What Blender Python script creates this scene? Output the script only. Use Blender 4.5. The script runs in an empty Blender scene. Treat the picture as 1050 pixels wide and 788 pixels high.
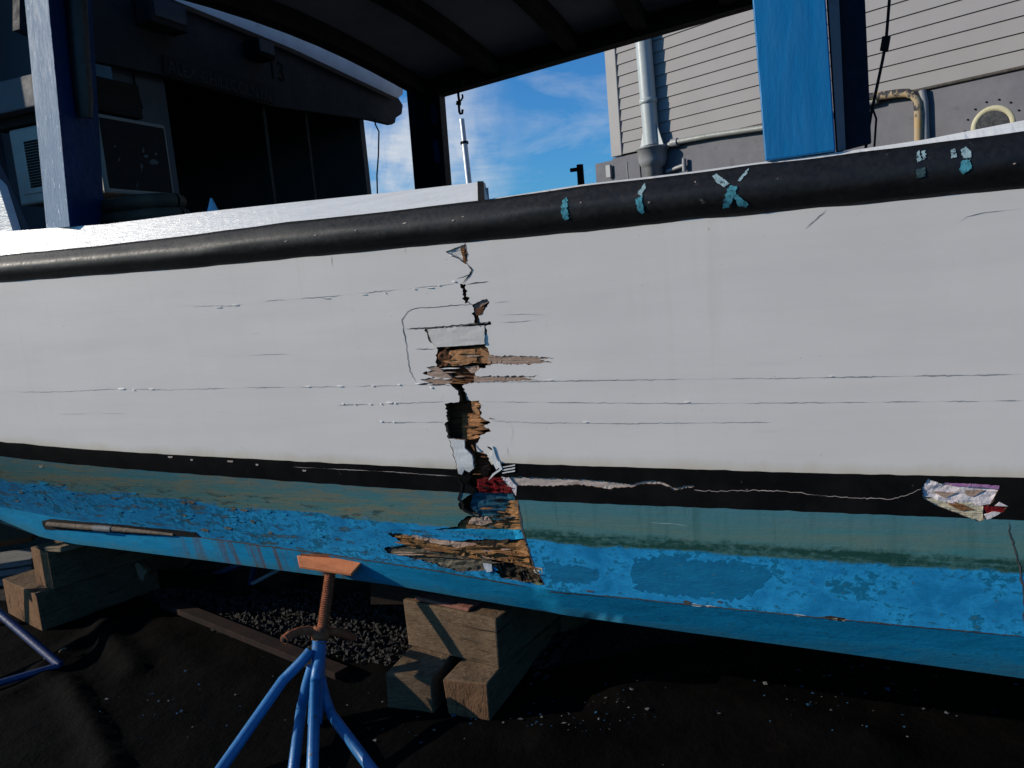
import bpy, math, random
from mathutils import Vector, Matrix, noise
from mathutils.geometry import delaunay_2d_cdt
random.seed(7)
SC = bpy.context.scene
COL = SC.collection
rad = math.radians

# ------------------------------------------------------------------ camera
FPX = 820.0
PITCH, ROLL, TH = rad(7.9), rad(5.0), rad(22)
CAM = Vector((0, 0, 1.6))
FW = Vector((0, math.cos(PITCH), -math.sin(PITCH)))
U0 = Vector((0, math.sin(PITCH), math.cos(PITCH)))
R0 = Vector((1, 0, 0))
UP = U0 * math.cos(ROLL) + R0 * math.sin(ROLL)
RT = R0 * math.cos(ROLL) - U0 * math.sin(ROLL)
cd = bpy.data.cameras.new('camera'); co = bpy.data.objects.new('camera', cd); COL.objects.link(co)
cd.sensor_width = 36; cd.lens = 36 * FPX / 1050; cd.clip_start = 0.05; cd.clip_end = 5000
m = Matrix.Identity(4)
for i in range(3):
    m[i][0] = RT[i]; m[i][1] = UP[i]; m[i][2] = -FW[i]; m[i][3] = CAM[i]
co.matrix_world = m
SC.camera = co

# boat frame: s runs along the boat (aft, to the right), t across it (away), z up
S = Vector((math.cos(TH), -math.sin(TH), 0)); T = Vector((math.sin(TH), math.cos(TH), 0)); Z = Vector((0, 0, 1))
O = Vector((0, 2.6, 0))
def B(s, t, z): return O + S * s + T * t + Z * z
def ray(x, y): return FW * FPX + RT * (x - 525) - UP * (y - 394)
def plane_hit(x, y, p0, n):
    d = ray(x, y); return CAM + d * ((p0 - CAM).dot(n) / d.dot(n))
def at_t(x, y, t): return plane_hit(x, y, O + T * t, T)
def at_s(x, y, s): return plane_hit(x, y, O + S * s, S)
def at_g(x, y, z=0.0):
    d = ray(x, y); return CAM + d * ((z - CAM.z) / d.z)
def at_d(x, y, dep): return CAM + ray(x, y) * (dep / FPX)
def stz(P): q = P - O; return q.dot(S), q.dot(T), P.z
def lerp(tab, x):
    if x <= tab[0][0]:
        (a, b), (c, d) = tab[0], tab[1]
    elif x >= tab[-1][0]:
        (a, b), (c, d) = tab[-2], tab[-1]
    else:
        for (a, b), (c, d) in zip(tab, tab[1:]):
            if a <= x <= c: break
    return b + (d - b) * (x - a) / (c - a)

# ------------------------------------------------------------------ materials
def new_mat(name):
    mt = bpy.data.materials.new(name); mt.use_nodes = True
    nt = mt.node_tree; b = nt.nodes['Principled BSDF']; return mt, nt, b
def lin(c): return tuple((v / 255 / 12.92 if v / 255 < 0.04045 else ((v / 255 + 0.055) / 1.055) ** 2.4) for v in c) + (1,)
class G:
    """small node-graph helper"""
    def __init__(s, nt): s.nt = nt
    def n(s, t, **k):
        o = s.nt.nodes.new(t)
        for a, v in k.items(): setattr(o, a, v)
        return o
    def coord(s, kind='Object', scale=(1, 1, 1), uv=None, rot=(0, 0, 0), loc=(0, 0, 0)):
        if uv:
            c = s.n('ShaderNodeUVMap', uv_map=uv).outputs[0]
        else:
            c = s.n('ShaderNodeTexCoord').outputs[kind]
        mp = s.n('ShaderNodeMapping'); mp.inputs['Scale'].default_value = scale
        mp.inputs['Rotation'].default_value = rot; mp.inputs['Location'].default_value = loc
        s.nt.links.new(c, mp.inputs[0]); return mp.outputs[0]
    def noise(s, vec, scale=5, detail=4, rough=.6, dist=0):
        o = s.n('ShaderNodeTexNoise'); o.inputs['Scale'].default_value = scale; o.inputs['Detail'].default_value = detail
        o.inputs['Roughness'].default_value = rough; o.inputs['Distortion'].default_value = dist
        s.nt.links.new(vec, o.inputs['Vector']); return o.outputs[0]
    def ramp(s, f, *stops):
        o = s.n('ShaderNodeValToRGB'); e = o.color_ramp.elements
        while len(e) < len(stops): e.new(.5)
        for i, (p, c) in enumerate(stops):
            e[i].position = p; e[i].color = (c, c, c, 1) if not isinstance(c, tuple) else c
        s.nt.links.new(f, o.inputs[0]); return o.outputs[0]
    def mix(s, f, a, b, mode='MIX'):
        o = s.n('ShaderNodeMix', data_type='RGBA', blend_type=mode)
        for k, v in ((0, f), (6, a), (7, b)):
            if isinstance(v, (int, float)): o.inputs[k].default_value = v
            elif isinstance(v, tuple): o.inputs[k].default_value = v
            else: s.nt.links.new(v, o.inputs[k])
        return o.outputs[2]
    def math(s, op, a, b=0.0, c=None):
        o = s.n('ShaderNodeMath', operation=op)
        for k, v in ((0, a), (1, b)) + (((2, c),) if c is not None else ()):
            if isinstance(v, (int, float)): o.inputs[k].default_value = v
            else: s.nt.links.new(v, o.inputs[k])
        return o.outputs[0]
    def bump(s, b, h, strength=.3, dist=.01, prev=None):
        o = s.n('ShaderNodeBump'); o.inputs['Strength'].default_value = strength; o.inputs['Distance'].default_value = dist
        s.nt.links.new(h, o.inputs['Height'])
        if prev is not None: s.nt.links.new(prev, o.inputs['Normal'])
        s.nt.links.new(o.outputs[0], b.inputs['Normal']); return o.outputs[0]
    def sep(s, v):
        o = s.n('ShaderNodeSeparateXYZ'); s.nt.links.new(v, o.inputs[0]); return o.outputs
    def link(s, a, b): s.nt.links.new(a, b)

def mottled(name, c1, c2, scale=6, rough=.6, bump=.2, bdist=.005, stretch=(1, 1, 1), c3=None, t3=(.62, .68), s3=14, metal=0, fine=40, coord='Object', uv=None):
    mt, nt, b = new_mat(name); g = G(nt)
    v = g.coord(coord, stretch, uv=uv)
    n1 = g.noise(v, scale, 6, .65)
    col = g.mix(g.ramp(n1, (.35, 0.0), (.65, 1.0)), c1, c2)
    n2 = g.noise(v, scale * fine / 6, 4, .6)
    if c3:
        col = g.mix(g.ramp(g.noise(v, s3, 8, .7), (t3[0], 0.0), (t3[1], 1.0)), col, c3)
    g.link(col, b.inputs['Base Color'])
    if bump: g.link(g.ramp(n2, (.3, max(rough - .12, .05)), (.7, min(rough + .12, 1.0))), b.inputs['Roughness'])
    else: b.inputs['Roughness'].default_value = rough
    b.inputs['Metallic'].default_value = metal
    if rough >= .55: b.inputs['Specular IOR Level'].default_value = .15
    if bump: g.bump(b, g.math('ADD', n1, n2), bump, bdist)
    return mt

def wood(name, c1, c2, c3, uv='UVMap', sx=5, sy=110, rough=.85, bump=.7, ext=(1, 1, 1), checks=None):
    mt, nt, b = new_mat(name); g = G(nt)
    v = g.coord(scale=(sx, sy, 1), uv=uv) if uv else g.coord('Object', ext)
    n1 = g.noise(v, 1.0, 6, .7, .6)
    n2 = g.noise(v, 3.1, 5, .7, .2)
    col = g.mix(g.ramp(n1, (.32, 0.0), (.62, 1.0)), c1, c2)
    col = g.mix(g.ramp(n2, (.5, 0.0), (.72, 1.0)), col, c3)
    if checks:
        ck = g.noise(g.coord('Object', checks), 1.0, 7, .75, .5); big = g.noise(g.coord('Object', (5, 5, 5)), 1.0, 5, .65)
        col = g.mix(g.ramp(ck, (.60, 0.0), (.64, .9)), col, (.010, .008, .006, 1))
        col = g.mix(g.ramp(big, (.42, 0.0), (.68, .6)), col, tuple(v * .4 for v in c1[:3]) + (1,))
        n1 = g.math('SUBTRACT', n1, g.math('MULTIPLY', g.ramp(ck, (.58, 0.0), (.66, 1.0)), 1.6))
    g.link(col, b.inputs['Base Color']); b.inputs['Roughness'].default_value = rough
    b.inputs['Specular IOR Level'].default_value = .15
    g.bump(b, g.math('ADD', n1, n2), bump, .006)
    return mt

def white_paint(name, base, gloss):
    mt, nt, b = new_mat(name); g = G(nt)
    u1 = g.coord(scale=(1, 1, 1), uv='UVMap')
    ust = g.coord(scale=(.7, 7, 1), uv='UVMap', rot=(0, 0, .03))
    ubr = g.coord(scale=(9, 150, 1), uv='UVMap')
    uvr = g.coord(scale=(90, 7, 1), uv='UVMap')
    big = g.noise(u1, 2.2, 5, .6); st = g.noise(ust, 2.0, 6, .65); br = g.noise(ubr, 1.0, 4, .6); vr = g.noise(uvr, 1, 3, .5)
    c = g.mix(g.ramp(big, (.3, 0.0), (.7, 1.0)), tuple(x * .93 for x in base[:3]) + (1,), base)
    rn = g.noise(g.coord(scale=(16, .9, 1), uv='UVMap', loc=(2, 0, 0)), 1, 5, .65, .2)
    c = g.mix(g.math('MULTIPLY', g.ramp(rn, (.55, 0.0), (.75, .28)), g.ramp(big, (.4, 0.0), (.65, 1.0))), c, tuple(x * y for x, y in zip(base[:3], (.74, .70, .63))) + (1,))
    sc = g.noise(g.coord(scale=(2.2, 34, 1), uv='UVMap', loc=(7, 3, 0)), 1, 8, .75, .3)
    c = g.mix(g.ramp(sc, (.64, 0.0), (.72, .35)), c, (.30, .29, .28, 1))
    c = g.mix(g.ramp(st, (.42, 0.0), (.75, .30)), c, tuple(x * .78 for x in base[:3]) + (1,))
    # yellowish drips just above the stripe, scuffs and pinhead specks
    sp = g.noise(g.coord(scale=(60, 60, 1), uv='UVMap'), 1, 2, .5)
    c = g.mix(g.ramp(sp, (.74, 0.0), (.8, .55)), c, (.25, .23, .20, 1))
    z = g.sep(g.n('ShaderNodeUVMap', uv_map='band').outputs[0])[1]
    edge = g.math('SUBTRACT', z, g.math('MULTIPLY', g.noise(g.coord(scale=(5, 2, 1), uv='UVMap'), 1, 5, .7), .10))
    c = g.mix(g.ramp(edge, (.905, 0.0), (.96, .6)), c, (.50, .40, .24, 1))
    g.link(c, b.inputs['Base Color'])
    g.link(g.ramp(br, (.3, gloss - .08), (.7, gloss + .15)), b.inputs['Roughness'])
    b.inputs['Specular IOR Level'].default_value = .35
    p = g.bump(b, g.noise(g.coord(scale=(.5, 3.2, 1), uv='UVMap'), 1.6, 1, .4), .10, .03)
    p = g.bump(b, st, .06, .002, p)
    p = g.bump(b, br, .06, .0005, p)
    return mt

def bottom_paint():
    mt, nt, b = new_mat('worn_bottom_paint'); g = G(nt)
    band = g.sep(g.n('ShaderNodeUVMap', uv_map='band').outputs[0])
    s, v = band[0], band[1]
    st = g.noise(g.coord(scale=(2.2, 26, 1), uv='UVMap'), 1.0, 7, .68, .4)
    stf = g.noise(g.coord(scale=(9, 120, 1), uv='UVMap'), 1.0, 5, .65, .2)
    bl = g.noise(g.coord(scale=(7, 11, 1), uv='UVMap'), 1.0, 8, .7, .5)
    blf = g.noise(g.coord(scale=(38, 50, 1), uv='UVMap'), 1.0, 6, .7, .3)
    bg_ = g.noise(g.coord(scale=(1.1, 3.5, 1), uv='UVMap', loc=(5, 2, 0)), 1.0, 4, .6, .4)
    shift = g.math('MULTIPLY', g.math('SUBTRACT', bg_, .5), .22)
    left = g.ramp(g.math('MULTIPLY_ADD', s, .5, .55), (.36, 1.0), (.56, 0.0))      # heavy flaking forward of the break
    teal = g.mix(g.ramp(st, (.3, 0.0), (.7, 1.0)), (.05, .185, .19, 1), (.125, .175, .14, 1))
    teal = g.mix(g.ramp(bl, (.55, 0.0), (.75, .8)), teal, (.06, .185, .205, 1))
    # top of the teal band is fresher blue-teal
    teal = g.mix(g.ramp(v, (.0, .75), (.22, 0.0)), teal, (.055, .18, .22, 1))
    # weathered plank wood showing through, forward
    wmask = g.math('MULTIPLY', g.ramp(g.math('ADD', g.math('MULTIPLY', stf, .6), g.math('MULTIPLY', st, .5)), (.52, 0.0), (.64, .85)), left)
    teal = g.mix(wmask, teal, (.20, .175, .105, 1))
    blue = g.mix(g.ramp(bl, (.38, 0.0), (.6, 1.0)), (.008, .17, .36, 1), (.022, .295, .56, 1))
    blue = g.mix(g.ramp(stf, (.6, 0.0), (.8, .35)), blue, (.006, .12, .27, 1))
    # teal-dark blooms on the blue
    g1 = g.ramp(g.math('ADD', shift, g.math('ADD', g.math('MULTIPLY', bl, .5), g.math('MULTIPLY', blf, .5))), (.515, 0.0), (.56, .85))
    blue = g.mix(g1, blue, (.004, .105, .19, 1))
    olive = g.ramp(blf, (.64, 0.0), (.71, .8))
    blue = g.mix(olive, blue, (.10, .12, .07, 1))
    runs = g.noise(g.coord(scale=(22, 1.6, 1), uv='UVMap'), 1.0, 5, .65, .3)
    rr = g.math('MULTIPLY', g.ramp(runs, (.52, 0.0), (.72, .55)), g.math('SUBTRACT', 1.0, left))
    teal = g.mix(rr, teal, (.035, .11, .10, 1))
    # border between the two
    vb = g.math('ADD', v, g.math('MULTIPLY', g.math('SUBTRACT', bl, .5), .14))
    vb = g.math('ADD', vb, g.math('MULTIPLY', g.math('SUBTRACT', blf, .5), .09))
    vb = g.math('ADD', vb, g.math('MULTIPLY', g.math('MULTIPLY', g.math('SUBTRACT', st, .5), .45), left))
    isblue = g.ramp(vb, (.445, 0.0), (.462, 1.0))
    col = g.mix(isblue, teal, blue)
    # dark green weed line on the border, aft of the break
    wl = g.math('MULTIPLY', g.ramp(vb, (.31, 0.0), (.37, 1.0)), g.ramp(vb, (.44, 1.0), (.47, 0.0)))
    wl = g.math('MULTIPLY', wl, g.ramp(g.math('ADD', g.math('MULTIPLY', blf, .4), g.math('MULTIPLY', st, .6)), (.38, 0.0), (.52, 1.0)))
    wl = g.math('MULTIPLY', wl, g.math('SUBTRACT', 1.0, left))
    col = g.mix(wl, col, (.012, .055, .045, 1))
    # flaked-off patches, dark wood and old primer
    fl = g.noise(g.coord(scale=(7, 34, 1), uv='UVMap', loc=(3, 1, 0)), 1.0, 9, .74, .25)
    near = g.math('MULTIPLY', g.ramp(v, (.20, 0.0), (.34, 1.0)), left)
    flm = g.math('MULTIPLY', g.ramp(g.math('ADD', fl, shift), (.575, 0.0), (.605, .85)), near)
    col = g.mix(flm, col, g.mix(g.ramp(stf, (.4, 0.0), (.6, 1.0)), (.03, .07, .085, 1), (.10, .125, .10, 1)))
    pin = g.ramp(g.noise(g.coord(scale=(120, 130, 1), uv='UVMap'), 1, 3, .6), (.70, 0.0), (.75, .8))
    col = g.mix(g.math('MULTIPLY', pin, .7), col, (.02, .03, .03, 1))
    g.link(col, b.inputs['Base Color'])
    b.inputs['Roughness'].default_value = .8; b.inputs['Specular IOR Level'].default_value = .08
    p = g.bump(b, g.math('MULTIPLY', g.math('ADD', st, stf), .6), .25, .004)
    p = g.bump(b, g.math('SUBTRACT', 1.0, flm), .9, .004, p)
    p = g.bump(b, blf, .35, .003, p)
    return mt

def black_paint(name, rough=.5, spec=.4, chips=True):
    mt, nt, b = new_mat(name); g = G(nt)
    v = g.coord('Object', (1, 1, 1))
    n1 = g.noise(v, 9, 6, .65); n2 = g.noise(v, 60, 5, .7); n3 = g.noise(v, 24, 8, .72)
    c = g.mix(g.ramp(n1, (.35, 0.0), (.7, 1.0)), (.004, .004, .0045, 1), (.009, .0085, .0085, 1))
    if chips:
        c = g.mix(g.ramp(n3, (.66, 0.0), (.70, 1.0)), c, (.12, .10, .09, 1))
        c = g.mix(g.ramp(n2, (.72, 0.0), (.76, .8)), c, (.32, .30, .27, 1))
    g.link(c, b.inputs['Base Color'])
    g.link(g.ramp(n2, (.3, rough - .1), (.7, rough + .15)), b.inputs['Roughness'])
    b.inputs['Specular IOR Level'].default_value = spec
    p = g.bump(b, n1, .3, .006); g.bump(b, n2, .3, .0015, p)
    return mt

M_ = {}
M_['white'] = white_paint('white_topside_paint', (.75, .69, .63, 1), .52)
M_['white_flake'] = mottled('white_paint_flake', (.70, .69, .66, 1), (.62, .60, .57, 1), 20, .55, .2)
M_['primer'] = mottled('repair_primer', (.62, .575, .52, 1), (.57, .53, .48, 1), 12, .7, .4, .002, (1, 1, 4))
M_['inner_white'] = mottled('shaded_white_paint', (.42, .45, .50, 1), (.55, .56, .57, 1), 20, .6, .2)  # white paint edge, with the bluish cast of shade put into its colour
M_['gloss_white'] = mottled('glossy_white_paint', (.74, .725, .70, 1), (.66, .645, .62, 1), 1, .32, .45, .003, (5, 60, 1), (.30, .27, .24, 1), (.72, .76), 3, fine=24, uv='UVMap')
M_['stripe'] = black_paint('black_stripe_paint', .85, .04)
M_['rail'] = black_paint('black_rail_paint', .5, .4)
M_['bottom'] = bottom_paint()
M_['fresh'] = wood('split_fresh_wood', (.34, .145, .058, 1), (.54, .29, .135, 1), (.17, .062, .026, 1), sx=6, sy=130)
M_['tan'] = wood('bare_tan_wood', (.36, .235, .17, 1), (.48, .34, .26, 1), (.27, .16, .11, 1), sx=5, sy=160)
M_['brown'] = wood('dark_brown_wood', (.065, .027, .013, 1), (.19, .078, .034, 1), (.02, .012, .010, 1), sx=7, sy=120)
M_['rust_wood'] = wood('orange_brown_wood', (.13, .055, .022, 1), (.36, .17, .07, 1), (.05, .022, .012, 1), sx=8, sy=150)
M_['old'] = wood('weathered_plank_wood', (.19, .085, .03, 1), (.34, .175, .07, 1), (.04, .02, .011, 1), sx=6, sy=95, bump=1)
M_['oldgrey'] = wood('grey_rotten_wood', (.075, .062, .045, 1), (.16, .14, .10, 1), (.03, .024, .018, 1), sx=10, sy=60, bump=1)
M_['rot'] = wood('rotten_wood', (.016, .012, .009, 1), (.055, .036, .02, 1), (.008, .010, .008, 1), sx=26, sy=36, bump=1)
M_['cream'] = wood('cream_primed_wood', (.52, .44, .29, 1), (.62, .55, .40, 1), (.30, .19, .10, 1), sx=7, sy=90)
M_['pinkwhite'] = mottled('pale_filler', (.68, .62, .60, 1), (.60, .50, .50, 1), 20, .8, .5, .004)
M_['purple'] = mottled('purple_primer', (.32, .12, .28, 1), (.42, .24, .38, 1), 40, .8, .4)
M_['red'] = mottled('red_lead_paint', (.20, .006, .008, 1), (.085, .005, .007, 1), 30, .8, .6, .003, c3=(.4, .2, .19, 1), t3=(.7, .74), s3=120)
M_['tealpaint'] = mottled('teal_old_paint', (.006, .035, .07, 1), (.014, .10, .14, 1), 12, .7, .5, .004, (1, 1, 3))
M_['bluepaint'] = mottled('bright_blue_paint', (.005, .175, .33, 1), (.010, .27, .48, 1), 12, .6, .5, .004, (1, 1, 4), (.01, .06, .08, 1), (.58, .66), 30)
M_['bluedeep'] = mottled('older_blue_paint_layer', (.003, .115, .23, 1), (.005, .155, .30, 1), 10, .7, .4, .003, (1, 1, 3), (.16, .19, .10, 1), (.66, .70), 34)
M_['olive'] = mottled('olive_primer_chip', (.12, .13, .07, 1), (.08, .09, .05, 1), 30, .8, .3)
M_['void'] = mottled('dark_void_sheet', (.012, .010, .010, 1), (.03, .018, .012, 1), 9, .9, .3)
M_['crack'] = mottled('crack_shadow_gap', (.05, .045, .04, 1), (.10, .09, .08, 1), 30, .95, .2)
M_['hairline'] = mottled('hairline_seam', (.26, .25, .235, 1), (.44, .43, .41, 1), 60, .9, .2)
M_['palecrack'] = mottled('pale_bare_crack', (.50, .42, .37, 1), (.40, .31, .26, 1), 30, .9, .3, .003, (1, 1, 5))
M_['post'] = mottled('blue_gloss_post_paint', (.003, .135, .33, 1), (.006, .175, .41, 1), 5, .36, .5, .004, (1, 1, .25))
M_['post_navy'] = mottled('shaded_post_navy', (.003, .006, .016, 1), (.002, .004, .010, 1), 6, .55, .3)  # blue post paint with the aft side's shade put into its colour
M_['post_navy_blue'] = mottled('shaded_post_blue', (.004, .032, .12, 1), (.003, .024, .09, 1), 5, .55, .3)  # post blue darkened in colour for the shaded sides
M_['post_sheen'] = mottled('sun_sheen_blue_paint', (.105, .17, .26, 1), (.135, .20, .29, 1), 9, .62, .8, .006, (1, 1, .2), (.65, .68, .70, 1), (.60, .66), 60)  # pale blue carries the sun sheen in its colour, white flecks over it
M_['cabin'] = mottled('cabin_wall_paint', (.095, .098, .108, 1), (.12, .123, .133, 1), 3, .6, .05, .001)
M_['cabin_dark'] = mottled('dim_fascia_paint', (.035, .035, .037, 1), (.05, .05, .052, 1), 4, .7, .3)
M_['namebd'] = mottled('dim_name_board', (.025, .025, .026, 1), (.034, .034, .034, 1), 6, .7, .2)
M_['letter'] = mottled('faint_grey_lettering', (.075, .075, .073, 1), (.055, .055, .054, 1), 20, .7, .1)
M_['black'] = mottled('flat_black', (.006, .006, .007, 1), (.012, .011, .011, 1), 5, .8, .2)
M_['door_dark'] = mottled('interior_shade_panel', (.010, .010, .012, 1), (.020, .019, .020, 1), 3, .5, .2)
M_['beam'] = mottled('dark_roof_beam', (.022, .019, .016, 1), (.045, .038, .031, 1), 4, .8, .4)
M_['roofskin'] = mottled('roof_panel_underside', (.30, .30, .315, 1), (.38, .38, .395, 1), 3, .7, .3)
M_['brownbox'] = wood('dull_brown_board', (.025, .02, .016, 1), (.04, .031, .025, 1), (.02, .022, .017, 1), None, ext=(2, 2, 40))
M_['fascia_white'] = mottled('cream_white_trim', (.80, .79, .76, 1), (.66, .65, .62, 1), 5, .6, .3, c3=(.16, .13, .10, 1), t3=(.62, .72), s3=16)
M_['ac_grey'] = mottled('ac_grey_plastic', (.34, .325, .29, 1), (.26, .25, .22, 1), 6, .5, .2)
M_['ac_grille'] = mottled('ac_dark_coil', (.012, .012, .013, 1), (.02, .019, .019, 1), 30, .6, .4)
M_['splat'] = mottled('dried_white_splatter', (.16, .16, .16, 1), (.11, .11, .11, 1), 30, .8, .3)
M_['aqua'] = mottled('aqua_marking_paint', (.10, .37, .43, 1), (.06, .27, .33, 1), 40, .6, .5, .002, c3=(.012, .02, .024, 1), t3=(.50, .68), s3=60)
M_['aqua_pale'] = mottled('pale_marking_paint', (.33, .44, .45, 1), (.20, .31, .33, 1), 60, .6, .5, .002, c3=(.03, .04, .045, 1), t3=(.53, .62), s3=80)
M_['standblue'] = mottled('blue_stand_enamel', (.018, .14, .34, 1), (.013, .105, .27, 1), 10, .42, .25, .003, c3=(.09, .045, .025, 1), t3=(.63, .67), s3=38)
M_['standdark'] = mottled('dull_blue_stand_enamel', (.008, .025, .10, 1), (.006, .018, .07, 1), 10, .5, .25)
M_['orange'] = mottled('orange_primer_plate', (.62, .21, .085, 1), (.50, .16, .065, 1), 14, .65, .35, .003, c3=(.16, .07, .04, 1), t3=(.66, .72), s3=40)
M_['rust'] = mottled('rusty_steel', (.34, .115, .05, 1), (.19, .062, .03, 1), 30, .75, .7, .003, c3=(.04, .02, .014, 1), t3=(.55, .65), s3=45)
M_['rustdark'] = mottled('dark_rusty_bar', (.022, .010, .0065, 1), (.010, .0065, .0055, 1), 8, .9, .6, .003, c3=(.045, .018, .011, 1), t3=(.6, .7), s3=5)
M_['block'] = wood('timber_block_side', (.12, .074, .041, 1), (.175, .118, .07, 1), (.036, .022, .013, 1), None, ext=(14, 14, 60), bump=.7, checks=(3, 3, 42))
M_['blockend'] = wood('timber_block_end', (.15, .074, .036, 1), (.20, .11, .056, 1), (.06, .03, .015, 1), None, ext=(60, 60, 22), bump=.8, checks=(24, 24, 9))
M_['reddish'] = wood('red_stained_shim', (.16, .05, .04, 1), (.22, .10, .07, 1), (.10, .03, .025, 1), None, ext=(12, 12, 60))
M_['shim'] = wood('pale_wood_wedge', (.20, .14, .085, 1), (.24, .18, .115, 1), (.14, .09, .05, 1), None, ext=(12, 12, 60))
M_['lumber'] = wood('grey_lumber', (.15, .15, .15, 1), (.24, .235, .23, 1), (.08, .078, .075, 1), None, ext=(2, 40, 40))
M_['siding'] = mottled('beige_vinyl_siding', (.265, .252, .248, 1), (.245, .233, .23, 1), 2, .6, 0)
M_['trim'] = mottled('pale_corner_trim', (.34, .325, .315, 1), (.31, .30, .29, 1), 3, .55, 0)
M_['found'] = mottled('grey_painted_concrete', (.135, .135, .15, 1), (.16, .16, .175, 1), 5, .75, .2, .002, c3=(.08, .079, .084, 1), t3=(.6, .75), s3=8)
M_['downpipe'] = mottled('grey_green_pvc', (.40, .43, .42, 1), (.36, .385, .38, 1), 5, .4, .1)
M_['hopper'] = mottled('grey_metal_hopper', (.22, .225, .235, 1), (.28, .285, .29, 1), 8, .45, .3)
M_['conduit'] = mottled('grey_conduit', (.27, .27, .26, 1), (.20, .22, .19, 1), 9, .5, .3)
M_['yellowpipe'] = mottled('flaking_yellow_pipe', (.33, .29, .22, 1), (.42, .28, .12, 1), 16, .6, .5, .004, c3=(.04, .04, .045, 1), t3=(.52, .55), s3=7)
M_['brass'] = mottled('cream_painted_ring', (.52, .49, .34, 1), (.42, .39, .25, 1), 10, .6, .4)
M_['glass'] = mottled('dark_round_glass', (.035, .037, .04, 1), (.06, .062, .067, 1), 8, .25, .05)
M_['rubber'] = mottled('black_rubber', (.012, .012, .012, 1), (.03, .026, .022, 1), 14, .45, .3)
M_['hose'] = mottled('brown_hose', (.10, .075, .05, 1), (.06, .045, .032, 1), 12, .6, .3)
M_['lightblue'] = mottled('light_blue_plastic', (.22, .48, .62, 1), (.25, .52, .66, 1), 6, .5, .1)
M_['steel'] = mottled('galvanised_pole', (.50, .51, .52, 1), (.42, .43, .44, 1), 10, .4, .1, metal=.3)
M_['stone1'] = mottled('grey_stone', (.015, .0148, .014, 1), (.042, .040, .037, 1), 30, .85, .2)
M_['chipwhite'] = mottled('fallen_white_chip', (.16, .16, .16, 1), (.09, .095, .1, 1), 30, .7, .1)
M_['chipblue'] = mottled('fallen_blue_chip', (.02, .08, .15, 1), (.012, .05, .10, 1), 30, .7, .1)

def tarp_mat():
    mt, nt, b = new_mat('black_ground_cloth'); g = G(nt)
    v = g.coord('Object', (1, 1, 1))
    n1 = g.noise(v, 2.2, 6, .6); n2 = g.noise(v, 30, 6, .7); n3 = g.noise(v, 7, 7, .7)
    c = g.mix(g.ramp(n1, (.35, 0.0), (.7, 1.0)), (.0016, .0015, .0014, 1), (.0036, .0031, .0028, 1))
    c = g.mix(g.ramp(n3, (.52, 0.0), (.72, .7)), c, (.0055, .0042, .0034, 1))
    c = g.mix(g.ramp(n2, (.68, 0.0), (.76, .6)), c, (.013, .012, .011, 1))
    g.link(c, b.inputs['Base Color']); b.inputs['Roughness'].default_value = .8
    b.inputs['Specular IOR Level'].default_value = .03
    p = g.bump(b, n3, .6, .03); g.bump(b, n2, .4, .004, p)
    return mt
M_['tarp'] = tarp_mat()
M_['yard'] = mottled('dark_gravel_yard', (.016, .0155, .015, 1), (.027, .026, .025, 1), 2, .95, .8, .02, c3=(.085, .083, .08, 1), t3=(.56, .62), s3=45)

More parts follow.
